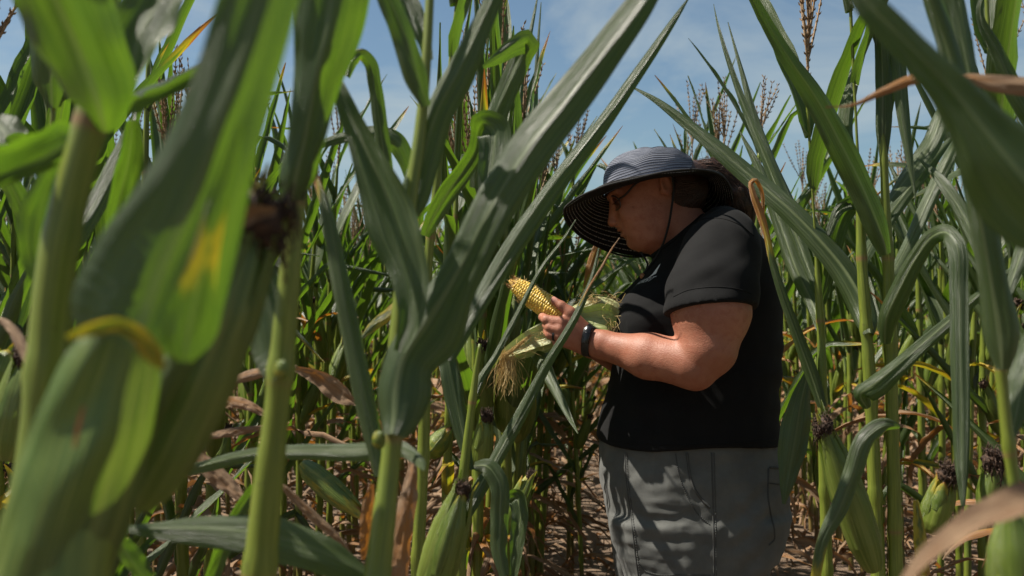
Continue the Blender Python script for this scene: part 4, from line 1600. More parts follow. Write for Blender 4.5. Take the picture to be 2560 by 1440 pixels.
# ------------------------------------------------------------------ hair, glasses, wrist band, ring, shoes
def build_hair():
    rr = random.Random(9)
    A = Field((0.25, 2.24, 1.30), (0.62, 2.56, 1.62), 0.004)
    A.ell(H(1690, 462), (0.076, 0.077, 0.064), 0.02)
    A.ell(H(1710, 492), (0.050, 0.060, 0.052), 0.02)
    A.ell(H(1752, 430), (0.034, 0.030, 0.022), 0.02)
    pts = [(1735, 428, .022), (1775, 424, .024), (1815, 445, .026), (1845, 480, .030), (1858, 515, .030), (1866, 545, .020), (1878, 562, .006)]
    for a, b in zip(pts[:-1], pts[1:]):
        A.cone(H(a[0], a[1]), H(b[0], b[1]), a[2], b[2], 0.012)
    # leave the ear and the cheek free
    A.ell(H(1650, 472, -0.08), (0.026, 0.03, 0.036), 0.01, 'sub')
    A.ell(H(1650, 472, 0.08), (0.026, 0.03, 0.036), 0.01, 'sub')
    V, Q = A.mesh()
    V = smooth_mesh(V, Q, 2, 0.5)
    N = normals(V, Q)
    V = V + N * (0.0035 * nz3(V, (22, 60, 22), 3.0))[:, None]
    h = part('hair', mesh('hair', V, Q, mats=(M_HAIR,)), PERSON)
    mb = MB()
    base = catmull([np.append(H(a, b), r) for a, b, r in pts], 24)
    for i in range(260):
        az = rr.uniform(0, 2 * PI)
        k = rr.uniform(0.85, 1.18)
        off = np.stack([np.zeros(24), np.full(24, math.cos(az)), np.full(24, math.sin(az))], -1)
        T = tangents(base[:, :3])
        nn = unit(np.cross(T, np.array((0, 1, 0))))
        C = base[:, :3] + (np.array((0, 1, 0)) * math.cos(az) + nn * math.sin(az)) * (base[:, 3:] * k)
        a, b = sorted((rr.randrange(0, 10), rr.randrange(14, 24)))
        C = C[a:b] + np.cumsum(RNG.normal(size=(b - a, 3)) * 0.0006, 0)
        tube(mb, C, 0.0008, 3, caps=False)
    hb = BVHTree.FromPolygons([tuple(v) for v in V], [tuple(q) for q in Q])
    o = Vector((0, 0, CAMZ))
    for i in range(150):
        y0, y1 = rr.uniform(440, 540), rr.uniform(440, 480)
        x0 = 1668 + 0.55 * max(0, y0 - 500) + rr.uniform(-4, 20)
        C = []
        for x, y, _ in catmull([(x0, y0, 0), ((x0 + 1760) / 2, y0 * 0.6 + y1 * 0.4 + 6, 0), (1768, y1, 0)], 14):
            ht = hb.ray_cast(o, Vector(P(x, y, 1.0)) - o)
            if ht[0] is not None:
                C.append(np.array(ht[0] + ht[1] * rr.uniform(0.0, 0.0016)))
        if len(C) > 4:
            tube(mb, np.array(C), 0.0009, 3, caps=False)
    for i in range(46):                      # stray hairs
        s = H(rr.uniform(1700, 1800), rr.uniform(400, 440), rr.uniform(-0.04, 0.02))
        e = s + np.array((rr.uniform(-0.01, 0.06), rr.uniform(-0.02, 0.02), rr.uniform(-0.005, 0.030)))
        mid = (s + e) / 2 + RNG.normal(size=3) * 0.008
        tube(mb, catmull([s, mid, e], 8), 0.00035, 3, caps=False)
    sub('strands', mb.build('strands', (M_HAIR,)), h)
    # brows and lashes
    for s in (-1, 1):
        mb = MB()
        for i in range(26):
            t = i / 25
            p = H(1524 + 17 * t, 493 - 9 * t, s * (0.014 + 0.03 * t)) + np.array((-0.0075 + 0.002 * t, 0, 0.002))
            tube(mb, np.array([p, p + np.array((0.004, s * 0.003, 0.0025))]), 0.0004, 3)
        part('eyebrow', mb.build('eyebrow', (M_HAIR,)), PERSON)
        mb = MB()
        C = catmull([H(1536, 510, s * 0.024), H(1538, 508, s * 0.032), H(1545, 502, s * 0.042)], 12) + np.array((-0.0022, 0, -0.001))
        tube(mb, C, 0.0006, 4)
        for p in C:
            tube(mb, np.array([p, p + np.array((-0.006, s * 0.001, -0.0035))]), 0.0005, 3)
        part('eyelashes', mb.build('eyelashes', (M_HAIR,)), PERSON)


build_hair()


def build_glasses():
    g = bpy.data.objects.new('glasses', None)
    COL.objects.link(g)
    g.parent = PERSON
    g.location = -WLOC[PERSON.name]
    k = NT('spectacle_lens')
    k.base((0.9, 0.92, 0.92))
    k.set(Roughness=0.02)
    tr = k.new('ShaderNodeBsdfTransparent')
    gl = k.new('ShaderNodeBsdfGlossy')
    gl.inputs['Roughness'].default_value = 0.03
    fr = k.new('ShaderNodeFresnel')
    fr.inputs[0].default_value = 1.5
    m = k.new('ShaderNodeMixShader')
    k.link(fr.outputs[0], m.inputs[0])
    k.link(tr.outputs[0], m.inputs[1])
    k.link(gl.outputs[0], m.inputs[2])
    k.link(m.outputs[0], k.out.inputs['Surface'])
    for s in (-1, 1):
        c = H(1533, 511, s * 0.032)
        ax = unit(np.array((0.18, s * 1.0, 0.0)))          # across the lens
        up = unit(np.array((-0.30, 0, 0.95)))
        a = np.linspace(0, 2 * PI, 33)
        ring = c + ax * (np.sign(np.cos(a)) * np.abs(np.cos(a)) ** 0.85 * 0.024)[:, None] + up * (np.sign(np.sin(a)) * np.abs(np.sin(a)) ** 0.85 * 0.0175)[:, None] \
            + np.array((0.006, 0, 0)) * (np.cos(a) ** 2)[:, None]
        mb = MB()
        tube(mb, ring, 0.0013, 6, caps=False)
        top = ring[2:15] + np.array((-0.0004, 0, 0.0))
        tube(mb, top, 0.0016, 6)
        hinge = c + ax * 0.024 + up * 0.008 + np.array((0.006, 0, 0))
        ear = H(1650, 440, s * 0.080)
        sub('frame', mb.build('frame', (M_METAL,)), g)
        mb = MB()
        mid = H(1580, 468, s * 0.074)
        tube(mb, catmull([hinge, hinge + np.array((0.008, s * 0.008, 0.004)), mid, ear], 20), [0.0024] * 10 + [0.002] * 10, 6)
        sub('temple_arm', mb.build('temple_arm', (M_BLACK,)), g)
        mb = MB()
        mb.add(np.concatenate([ring[:-1], c[None]]), [], None, 0, 0, 0, [(32, i, (i + 1) % 32) for i in range(32)])
        sub('lens', mb.build('lens', (k.m,)), g)
    mb = MB()
    tube(mb, catmull([H(1531, 507, -0.009), H(1525, 504, 0), H(1531, 507, 0.009)], 9), 0.0012, 6)
    sub('nose_bridge', mb.build('nose_bridge', (M_METAL,)), g)


build_glasses()


def build_wrist_band():
    g = bpy.data.objects.new('wrist_band', None)
    COL.objects.link(g)
    g.parent = PERSON
    g.location = -WLOC[PERSON.name]
    c = P(1474, 855, 2.243)
    ax = unit(P(1466, 853, 2.245) - P(1505, 861, 2.23))
    up = unit(np.array((0.30, 0, 1.0)) - ax * (ax @ np.array((0.30, 0, 1.0))))
    sd = np.cross(up, ax)
    bb = BVHTree.FromObject(BODY, bpy.context.evaluated_depsgraph_get()) if False else None
    n = 48
    a = np.linspace(0, 2 * PI, n, endpoint=False)
    wd = np.linspace(-0.0088, 0.0088, 6)
    bv = BVHTree.FromPolygons([tuple(v.co) for v in BODY.data.vertices], [tuple(p.vertices) for p in BODY.data.polygons])
    mb = MB()
    rows = []
    for layer in (0.0004, 0.0030):
        for w in (wd if layer < 0.002 else wd[::-1]):
            row = []
            for t in a:
                d = up * math.cos(t) + sd * math.sin(t)
                s = c + ax * w + np.array((0.0, 0, 0))
                h = bv.ray_cast(Vector(s + d * 0.08), Vector(-d))
                r = 0.08 - h[3] if h[0] is not None else 0.03
                row.append(min(max(r, 0.024), 0.040))
            row = np.array(row)
            for _ in range(6):
                row = (np.roll(row, 1) + 2 * row + np.roll(row, -1)) / 4
            rows.append(c + ax * w + (up * np.cos(a)[:, None] + sd * np.sin(a)[:, None]) * (row + layer)[:, None])
    rows.append(rows[0])
    V = np.array(rows).reshape(-1, 3)
    mb.add(V, grid_quads(len(rows), n, True))
    sub('strap', mb.build('strap', (M_BLACK,)), g)
    # the tracker's long body on the side towards the camera
    mb = MB()
    R = rows[7]
    sel = np.argsort(np.abs(((a - (0.5 * PI - 0.35)) + PI) % (2 * PI) - PI))[:9]
    sel = np.sort(sel)
    for w0, w1, l0, l1 in ((-0.0085, 0.0085, 0.002, 0.006),):
        P0 = np.array(rows[9])[sel]
        out = unit(P0 - c - ax * ((P0 - c) @ ax)[:, None])
        prof = [(-0.0088, 0.000), (-0.0088, 0.0040), (-0.0066, 0.0056), (0.0066, 0.0056), (0.0088, 0.0040), (0.0088, 0.000)]
        base = P0 - ax * ((P0 - c) @ ax)[:, None]
        G = np.array([base + ax * w + out * l for w, l in prof]).transpose(1, 0, 2)
        mb.add(G.reshape(-1, 3), grid_quads(len(G), 6))
        for e, flip in ((0, 1), (-1, -1)):
            q = [tuple(range(0, 4)), (0, 3, 4, 5)]
            mb.add(G[e], [x[::flip] for x in ((0, 1, 4, 5), (1, 2, 3, 4))])
    k = simple('tracker_glass', (0.006, 0.006, 0.007), (0.008, 0.008, 0.009), 40, 0.18, 0.0)
    sub('tracker_case', mb.build('tracker_case', (k,)), g)
    mb = MB()
    i = 3
    tube(mb, np.array([G[i][2] + out[i] * 0.0003, G[i][3] + out[i] * 0.0003]), 0.0006, 5)
    sub('bar_mark', mb.build('bar_mark', (M_METAL,)), g)
    # ring on the ring finger
    mb = MB()
    a0, b0 = P(1403, 840, 2.225), P(1375, 836, 2.234)
    cc = a0 + (b0 - a0) * 0.58
    T = unit(b0 - a0)
    u1 = unit(np.cross(T, np.array((0, 1, 0.0))))
    u2 = np.cross(T, u1)
    t = np.linspace(0, 2 * PI, 33)
    for o in (-0.0016, 0, 0.0016):
        tube(mb, cc + T * o + (u1 * np.cos(t)[:, None] + u2 * np.sin(t)[:, None]) * 0.0122, 0.0011, 6, caps=False)
    part('finger_ring', mb.build('finger_ring', (M_BLACK,)), PERSON)
    # thumb nail
    mb = MB()
    p0 = P(1386, 752.5, 2.244)
    T = unit(P(1403, 764, 2.238) - p0)
    o = unit(np.array((-0.05, -0.80, 0.60)))
    o = unit(o - T * (o @ T))
    s = np.cross(T, o)
    rows = []
    for q in np.linspace(-0.007, 0.0065, 6):
        w = 0.0062 * (1 - 0.25 * (q / 0.008) ** 4)
        rows.append([p0 + T * q + s * (w * x) + o * (0.0098 - 0.0030 * x * x - 0.0005 * (q / 0.007) ** 2) for x in np.linspace(-1, 1, 7)])
    mb.add(np.array(rows).reshape(-1, 3), grid_quads(6, 7))
    part('thumb_nail', mb.build('thumb_nail', (simple('nail', (0.46, 0.20, 0.155), (0.52, 0.26, 0.20), 80, 0.28, 0.0),)), PERSON)


build_wrist_band()


def build_shoes():
    for s, dx in ((-1, 0.0), (1, -0.03)):
        y = WY + s * 0.115
        A = Field((0.14, y - 0.08, 0.0), (0.58, y + 0.08, 0.16), 0.005)
        A.cone((0.475 + dx, y, 0.055), (0.31 + dx, y, 0.045), 0.047, 0.042, 0.02)
        A.cone((0.31 + dx, y, 0.045), (0.26 + dx, y, 0.04), 0.042, 0.032, 0.02)
        A.cone((0.47 + dx, y, 0.06), (0.465 + dx, y, 0.11), 0.047, 0.05, 0.02)
        A.cut(lambda x, y_, z: 0.022 - z + 0 * x + 0 * y_)
        V, Q = A.mesh()
        sh = part('shoe', mesh('shoe', V, Q, mats=(M_BLACK,)), PERSON)
        A = Field((0.14, y - 0.08, -0.005), (0.58, y + 0.08, 0.05), 0.005)
        A.cone((0.475 + dx, y, 0.02), (0.27 + dx, y, 0.02), 0.050, 0.038, 0.02)
        A.cut(lambda x, y_, z: np.maximum(z - 0.024, 0.002 - z) + 0 * x + 0 * y_)
        V, Q = A.mesh()
        sub('sole', mesh('sole', V, Q, mats=(M_SOLE,)), sh)


build_shoes()


# ------------------------------------------------------------------ the ear of corn in her hands
def build_held_ear():
    a, b = P(1283, 708, 2.30), P(1412, 797, 2.272)
    root = root_at('corn_ear', 'husked yellow ear of corn held in the woman\'s hands, its husk peeled back', 'ear of corn', tuple(b))
    ax = unit(a - b)
    tail = b - ax * 0.035
    L = np.linalg.norm(a - tail)
    e1 = unit(np.cross(ax, np.array((0, 1, 0.0))))
    e2 = np.cross(ax, e1)
    Rm = 0.0262
    rad = lambda v: Rm * np.interp(v, [0, 0.1, 0.4, 0.7, 0.85, 0.95, 1.0], [0.92, 1.0, 1.03, 0.97, 0.82, 0.62, 0.42])
    mb = MB()
    v = np.linspace(0, 1, 24)
    tube(mb, tail + ax * (v * L)[:, None], rad(v) - 0.0030, 20)
    tipv = np.linspace(0, 1, 8)
    tube(mb, a - ax * 0.004 + ax * (tipv * 0.016)[:, None], np.interp(tipv, [0, 0.6, 1], [0.0100, 0.0065, 0.002]), 12)
    kc = simple('cob', (0.40, 0.22, 0.04), (0.50, 0.32, 0.08), 200, 0.8, 0.6)
    part('cob', mb.build('cob', (kc,)), root)
    k = NT('kernel')
    oi = k.new('ShaderNodeObjectInfo').outputs['Random']
    n = k.noise(k.geo(), 120, 2)
    k.base(k.mix(k.math('ADD', k.math('MULTIPLY', oi, 0.7), k.math('MULTIPLY', n, 0.4), clamp=True), (0.56, 0.34, 0.035), (0.74, 0.55, 0.13)))
    k.set(Roughness=0.28)
    k.b.inputs['Subsurface Weight'].default_value = 0.15
    k.b.inputs['Subsurface Radius'].default_value = (0.004, 0.002, 0.0006)
    k.b.inputs['Subsurface Scale'].default_value = 0.5
    # one kernel: a rounded tooth; x across the row, y along the cob, z outwards
    rows_, ring = 5, 10
    K = []
    tt = np.linspace(0, 2 * PI, ring, endpoint=False)
    sq = lambda c: np.sign(c) * np.abs(c) ** 0.55
    for z, w in ((-0.45, 0.80), (0.1, 1.0), (0.55, 0.96), (0.85, 0.72), (0.99, 0.34)):
        K.append(np.stack([sq(np.cos(tt)) * w, sq(np.sin(tt)) * w, np.full(ring, z)], -1))
    KV = np.concatenate([np.array(K).reshape(-1, 3), [[0, 0, 0.98]]])
    KQ = grid_quads(rows_, ring, True)
    KT = [(rows_ * ring, (rows_ - 1) * ring + j, (rows_ - 1) * ring + (j + 1) % ring) for j in range(ring)]
    km = mesh('kernel', KV, KQ, None, (k.m,), tris=KT)
    rr = random.Random(3)
    cells = []
    nr, na = 15, 29
    for r in range(nr):
        t = 2 * PI * r / nr + 0.1
        for q in range(na):
            vv = 0.02 + 0.95 * (q + 0.5 * (r % 2) * 0.6 + rr.uniform(-0.08, 0.08)) / na
            if vv > 0.97:
                continue
            az = t + 0.10 * math.sin(vv * 5) + rr.uniform(-0.02, 0.02)
            out = e1 * math.cos(az) + e2 * math.sin(az)
            rd = float(rad(vv))
            p = tail + ax * (vv * L) + out * (rd - 0.0042)
            tx = np.cross(ax, out)
            sx = rd * math.sin(PI / nr) * 1.20 * rr.uniform(0.94, 1.05)
            sy = 0.95 * L / na / 2 * rr.uniform(1.10, 1.24)
            sz = 0.0058 * rr.uniform(0.9, 1.08)
            Mx = np.stack([tx * sx, ax * sy, out * sz], 1)
            vis = out[1] - 0.15 * out[2]
            cells.append((vis, p, Mx))
    cells.sort(key=lambda c: c[0])
    w = WLOC[root.name]
    for vis, p, Mx in cells[:298]:
        o = bpy.data.objects.new('kernel', km)
        COL.objects.link(o)
        o.parent = root
        M4 = Matrix([list(Mx[i]) + [p[i] - w[i]] for i in range(3)] + [[0, 0, 0, 1]])
        o.matrix_local = M4
    mb = MB()
    for vis, p, Mx in cells[298:]:
        mb.add(p + KV @ Mx.T, KQ, None, 0, 0, 0, KT)
    o = part('kernels', mb.build('kernels', (k.m,)), root)
    o['kind'] = 'stuff'
    # silk wisps on the tip
    mb = MB()
    for i in range(150):
        vv = rr.uniform(0.72, 1.04)
        az = rr.uniform(0, 2 * PI)
        out = e1 * math.cos(az) + e2 * math.sin(az)
        s = tail + ax * (vv * L) + out * (float(rad(min(vv, 1))) * 0.95)
        e = s + out * rr.uniform(0.002, 0.011) + ax * rr.uniform(-0.012, 0.012) + np.cross(ax, out) * rr.uniform(-0.012, 0.012)
        mdl = (s + e) / 2 + out * rr.uniform(0, 0.006)
        tube(mb, catmull([s, mdl, e], 6), 0.00032, 3, caps=False)
    part('silk', mb.build('silk', (M_FRESH_SILK,)), root)
    mb = MB()
    for i in range(70):
        az = rr.uniform(0, 2 * PI)
        out = e1 * math.cos(az) + e2 * math.sin(az)
        s = a + ax * rr.uniform(-0.022, 0.004) + out * 0.0115
        tube(mb, catmull([s, s + out * 0.003 + ax * 0.004, s + ax * rr.uniform(0.004, 0.012) + out * rr.uniform(-0.003, 0.004)], 5), 0.0007, 3, caps=False)
    part('dried_silk', mb.build('dried_silk', (simple('rusty_silk', (0.16, 0.06, 0.02), (0.34, 0.16, 0.05), 300, 0.8, 0.2),)), root)

    # peeled husk leaves
    pale = leaf_material('pale_husk', True)
    nn = pale.node_tree.nodes
    for x in nn:
        if x.bl_idname == 'ShaderNodeMix' and not x.inputs['A'].is_linked and not x.inputs['B'].is_linked:
            ca = x.inputs['A'].default_value
            if abs(ca[0] - 0.080) < 1e-3:
                x.inputs['A'].default_value = (0.44, 0.48, 0.19, 1)
                x.inputs['B'].default_value = (0.62, 0.63, 0.38, 1)

    def husk(pts, wpx, tilt=0.0, phi=0.6, dry=-0.05, name='husk_leaf', flip=1, wave=0.05, lab=None):
        C = np.array([P(*p) for p in pts])
        Wm = np.array([q / F * p[2] for q, p in zip(wpx, pts)])
        R = catmull(np.concatenate([C, Wm[:, None]], 1), 26)
        C, Wd = R[:, :3], np.maximum(R[:, 3], 0.002)
        T = tangents(C)
        view = unit(C - np.array((0, 0, CAMZ)))
        side = unit(np.cross(T, view))
        nrm = np.cross(side, T) * flip
        side, nrm = twist(side, nrm, T, np.full(26, tilt))
        m = MB()
        ribbon(m, C, Wd, side, nrm, phi, 13, wave, 3, 1.0, dry, rr.random(), 0, 0.0006)
        return part(name, m.build(name, (pale,)), root, lab)
    # the bundle folded back over the far hand, towards her chest
    husk([(1418, 790, 2.31), (1445, 778, 2.325), (1475, 768, 2.33), (1508, 768, 2.33), (1532, 778, 2.325), (1540, 800, 2.32)], [40, 48, 64, 78, 70, 30], 0.35, 0.9, flip=1)
    husk([(1420, 800, 2.305), (1450, 798, 2.30), (1478, 798, 2.295), (1505, 796, 2.295), (1528, 800, 2.30), (1536, 815, 2.305)], [36, 52, 70, 76, 64, 20], -0.2, 0.7, flip=-1)
    husk([(1425, 808, 2.31), (1455, 812, 2.315), (1485, 812, 2.31), (1510, 815, 2.31), (1525, 830, 2.31)], [30, 40, 44, 40, 14], -0.5, 0.6, flip=-1)
    # the bundle hanging to the lower left from under the fingers
    husk([(1408, 832, 2.275), (1375, 836, 2.28), (1340, 846, 2.285), (1305, 862, 2.285), (1272, 880, 2.28), (1248, 896, 2.28)], [44, 54, 56, 46, 30, 8], 0.25, 0.7, flip=-1)
    husk([(1410, 845, 2.285), (1380, 852, 2.29), (1342, 866, 2.295), (1300, 880, 2.295), (1262, 893, 2.295)], [34, 42, 44, 34, 8], -0.35, 0.6, flip=-1)
    husk([(1405, 828, 2.29), (1372, 822, 2.30), (1338, 834, 2.305), (1300, 858, 2.305), (1262, 878, 2.30)], [30, 40, 40, 28, 8], 0.6, 0.5, flip=-1)
    o = husk([(1385, 855, 2.29), (1410, 862, 2.285), (1430, 866, 2.285), (1448, 876, 2.29)], [12, 22, 18, 3], 0.2, 0.3, -0.1)
    o.data.materials[0] = M_HUSK
    husk([(1495, 805, 2.33), (1512, 822, 2.33), (1522, 838, 2.33)], [26, 26, 6], 0.1, 0.5)
    # the small shank under the palm
    mb = MB()
    tube(mb, np.array([tail, tail - ax * 0.02, tail - ax * 0.045 + np.array((0, 0, -0.01))]), [0.021, 0.016, 0.011], 12)
    part('shank', mb.build('shank', (M_HUSK,)), root)
    # hanging tangle of fresh silk
    mb = MB()
    for i in range(150):
        s = P(rr.uniform(1250, 1285), rr.uniform(872, 892), 2.275 + rr.uniform(-0.012, 0.012))
        ln = rr.uniform(0.02, 0.115)
        C = [s]
        d = np.array((rr.uniform(-0.3, 0.3), rr.uniform(-0.3, 0.3), -1.0))
        for q in range(7):
            d = d * 0.8 + RNG.normal(size=3) * np.array((0.34, 0.3, 0.3)) + np.array((0, 0, -0.35))
            d[2] = min(d[2], -0.2)
            C.append(C[-1] + unit(d) * ln / 7)
        tube(mb, catmull(C, 16), 0.00042, 3, caps=False)
    for i in range(70):
        t = rr.random()
        s = P(1260 + 130 * t, 884 - 62 * t + rr.uniform(-12, 16), 2.262)
        e = s + np.array((rr.uniform(-0.03, 0.03), rr.uniform(-0.01, 0.004), rr.uniform(-0.03, 0.012)))
        tube(mb, catmull([s, (s + e) / 2 + RNG.normal(size=3) * 0.008, e], 7), 0.00038, 3, caps=False)
    part('hanging_silk', mb.build('hanging_silk', (M_FRESH_SILK,)), root)
    mb = MB()
    for i in range(90):
        s = P(rr.uniform(1450, 1540), rr.uniform(738, 760), 2.315 + rr.uniform(-0.02, 0.02))
        e = s + np.array((rr.uniform(-0.045, 0.045), rr.uniform(-0.01, 0.01), rr.uniform(-0.03, 0.012)))
        tube(mb, catmull([s, (s + e) / 2 + RNG.normal(size=3) * 0.008, e], 7), 0.00036, 3, caps=False)
    for i in range(30):
        s = P(rr.uniform(1520, 1545), rr.uniform(780, 830), 2.29)
        e = s + np.array((rr.uniform(-0.02, 0.02), rr.uniform(-0.02, 0.01), rr.uniform(-0.05, -0.005)))
        tube(mb, catmull([s, (s + e) / 2 + RNG.normal(size=3) * 0.008, e], 7), 0.0004, 3, caps=False)
    part('husk_silk', mb.build('husk_silk', (M_FRESH_SILK,)), root)
    # the thick strand that runs along the lower husk
    mb = MB()
    for i in range(26):
        o = RNG.normal(size=3) * 0.0016
        tube(mb, catmull([P(1325, 838, 2.265) + o, P(1300, 858, 2.262) + o * 1.5, P(1280, 874, 2.262) + o * 1.5, P(1255, 892, 2.265) + o * 2], 12), 0.0006, 3, caps=False)
    part('silk_strand', mb.build('silk_strand', (M_FRESH_SILK,)), root)


build_held_ear()

# ------------------------------------------------------------------ the near plants, built one by one
M_SHEATH = leaf_material('leaf_sheath', True)
for _x in M_SHEATH.node_tree.nodes:
    if _x.bl_idname == 'ShaderNodeMix' and not _x.inputs['A'].is_linked and not _x.inputs['B'].is_linked:
        if abs(_x.inputs['A'].default_value[0] - 0.080) < 1e-3:
            _x.inputs['A'].default_value = (0.045, 0.085, 0.012, 1)
            _x.inputs['B'].default_value = (0.085, 0.140, 0.022, 1)

def hleaf(root, pts, d, phi=0.6, flip=1, tilt=0.0, tw=0.0, dry=0.0, tip=0.0, wave=0.08, freq=4.0, nu=17, nv=90, name='leaf', label=None, crinkle=0.0, mat=None, crease=0.055):
    """pts rows (column, row, visible width[, dryness]); d distance or (first, last)"""
    if crinkle:
        crinkle, crease = crinkle * 0.4, 0.03
    d0, d1 = (d, d) if isinstance(d, (int, float)) else d
    m = len(pts)
    rows = []
    for i, p in enumerate(pts):
        dd = d0 + (d1 - d0) * i / max(m - 1, 1)
        rows.append(np.concatenate([P(p[0], p[1], dd), [p[2] / F * dd, p[3] if len(p) > 3 else 0.0]]))
    R = catmull(rows, nv)
    C, Wd, D = R[:, :3], np.maximum(R[:, 3], 0.0015), R[:, 4]
    T = tangents(C)
    view = unit(C - np.array((0, 0, CAMZ)))
    side = unit(np.cross(T, view))
    for i in range(1, nv):
        if side[i] @ side[i - 1] < 0:
            side[i] *= -1
    nrm = unit(np.cross(side, T))
    sg = np.sign(np.sum(nrm * view, 1))[:, None]
    nrm = nrm * np.where(sg == 0, 1, sg) * flip
    v = np.linspace(0, 1, nv)
    side, nrm = twist(side, nrm, T, tilt + tw * v)
    ph = np.interp(v, np.linspace(0, 1, len(phi)), phi) if isinstance(phi, (tuple, list)) else np.full(nv, phi)
    comp = ph / np.where(ph < PI / 2, np.sin(np.maximum(ph, 0.02)), 1.0) / max(math.cos(tilt), 0.5)
    mb = MB()
    ribbon(mb, C, Wd * comp, side, nrm, ph, nu, wave, freq, random.uniform(0, 6), D + dry + tip * np.clip((v - 0.8) / 0.2, 0, 1) ** 1.5, random.random(), 0, crinkle, crease)
    return part(name, mb.build(name, (mat or M_LEAF,)), root, label)


def hstalk(root, pts, d, nodes=(), up=0.0, dry_low=True, top_tassel=True, seed=0):
    """stalk through photographed points, carried down to the soil and up beyond the frame"""
    d0, d1 = (d, d) if isinstance(d, (int, float)) else d
    rr = random.Random(seed)
    m = len(pts)
    rows = []
    for i, p in enumerate(pts):
        dd = d0 + (d1 - d0) * i / max(m - 1, 1)
        rows.append(np.concatenate([P(p[0], p[1], dd), [p[2] / F * dd / 2]]))
    last = rows[-1]
    if last[2] > 0.05:
        rows.append(np.array((last[0], last[1] + 0.01, -0.03, max(last[3], 0.011))))
    if up:
        f = rows[0]
        k = rows[1]
        s = (f[:3] - k[:3]) / max(np.linalg.norm(f[:3] - k[:3]), 1e-6)
        s[2] = max(s[2], 0.8)
        s = unit(s)
        t = f[:3] + s * up
        t[2] = f[2] + up
        rows.insert(0, np.concatenate([(f[:3] + t) / 2, [f[3] * 0.8]]))
        rows.insert(0, np.concatenate([t, [max(f[3] * 0.45, 0.0035)]]))
    R = catmull(rows, 130)
    zs = [P(0, n, d0 + (d1 - d0) * 0.5)[2] for n in nodes]
    lo = min(zs) if zs else R[-1, 2] + 0.8
    while lo > 0.25:
        lo -= 0.16
        zs.append(lo)
    dry = np.interp(R[:, 2], [0, 0.2, 0.5], [0.7, 0.45, 0.0])
    mb = MB()
    stalk_mb(mb, R[:, :3], R[:, 3], zs, 16, dry)
    part('stalk', mb.build('stalk', (M_STALK,)), root)
    if up and top_tassel:
        mb = MB()
        tassel_mb(mb, R[0, :3], 0.34, (0.03, 0.02), 8, rr)
        part('tassel', mb.build('tassel', (M_TASSEL,)), root)
        az = rr.uniform(0, PI)
        for i, q in enumerate((0.25, 0.6)):
            c = R[0, :3] + (np.array(rows[2][:3]) - R[0, :3]) * q
            mb = MB()
            plant_leaf(mb, c, az + PI * i, 0.55, 0.06, 0.35, 0.4, tipdry=0.3, roll=1.0, rr=rr)
            part('leaf', mb.build('leaf', (M_LEAF,)), root)
    # dead lower leaves
    mb = MB()
    for i in range(3):
        dead_leaf(mb, np.array((last[0], last[1], 0.2 + 0.16 * i)), rr.uniform(0, 6.3), rr.uniform(0.4, 0.55), 0.05, rr=rr)
    part('dead_leaves', mb.build('dead_leaves', (M_LEAF,)), root)


def hear(root, base, tip, R, d, dry=0.0, silk_size=1.0, fat=1.0, label=None, seed=0, silk=True, droop=0.0):
    d0, d1 = (d, d) if isinstance(d, (int, float)) else d
    a, b = P(*base, d0), P(*tip, d1)
    L = np.linalg.norm(b - a)
    hk, sk = ear_meshes(a, b - a, L, R, 30, True, dry, random.Random(seed), fat, 26, droop, silk_size, 240 if silk_size > 0.6 else 80)
    e = part('ear', hk, root, label)
    if silk:
        sub('silk', sk, e)
    return e


def node_bud(root, px, py, d, r=0.006):
    mb = MB()
    c = P(px, py, d)
    v = np.linspace(0, PI, 9)
    tube(mb, c + np.stack([np.zeros(9), np.zeros(9), -np.cos(v) * r * 1.5], -1), np.sin(v) * r + 0.0006, 10, 0.25)
    part('bud', mb.build('bud', (M_HUSK,)), root)


def hero(label, px, d):
    x = (px - 1280) / F * d
    return root_at('corn_plant', label, 'corn plant', (x, d, 0), 'foreground corn plants')


# --- far left, very near: thick pale stalk with a dark leaf folded up to the left
A = hero('blurred thick pale stalk at the left with a broad dark leaf above it', 60, 0.65)
hstalk(A, [(275, -60, 46), (262, 100, 52), (240, 260, 72), (200, 400, 84), (160, 560, 90), (135, 720, 90), (115, 960, 96), (85, 1200, 100), (60, 1440, 104)],
       0.65, (290, 955), 0.45, seed=1)
hleaf(A, [(262, 330, 60), (250, 270, 150), (205, 150, 205), (150, 20, 225), (95, -110, 215), (40, -260, 150), (0, -360, 30)], (0.635, 0.55), (1.6, 1.0, 0.7, 0.6), 1, 0.25)
hleaf(A, [(328, 240, 26), (330, 190, 80), (345, 110, 135), (390, 10, 130), (450, -110, 100), (520, -220, 20)], (0.76, 0.80), (1.2, 0.5, 0.4), -1, -0.55)
hleaf(A, [(320, 268, 42), (360, 240, 40), (430, 208, 38), (510, 165, 34), (620, 105, 26), (720, 58, 8)], (0.78, 1.0), (2.4, 2.2, 1.9), -1, 0.3)
hleaf(A, [(190, 350, 50), (160, 365, 74), (90, 405, 84), (0, 440, 84), (-90, 480, 60)], (0.70, 0.62), (2.0, 1.9, 1.6), -1, 0.4)
hleaf(A, [(178, 395, 40), (150, 440, 80), (118, 540, 118), (112, 620, 112), (125, 720, 60), (140, 780, 6)], (0.74, 0.76), 0.45, 1, 0.3)
hleaf(A, [(330, 300, 30), (325, 380, 56), (305, 470, 62), (285, 570, 50), (262, 660, 10)], (0.95, 0.98), 0.8, -1, -0.4)
hleaf(A, [(110, 985, 30), (60, 880, 30, 0.8), (20, 815, 22, 0.9), (-40, 790, 10, 0.9)], (0.9, 0.95), 1.2, 1, 0.2, dry=0.2, crinkle=0.002)

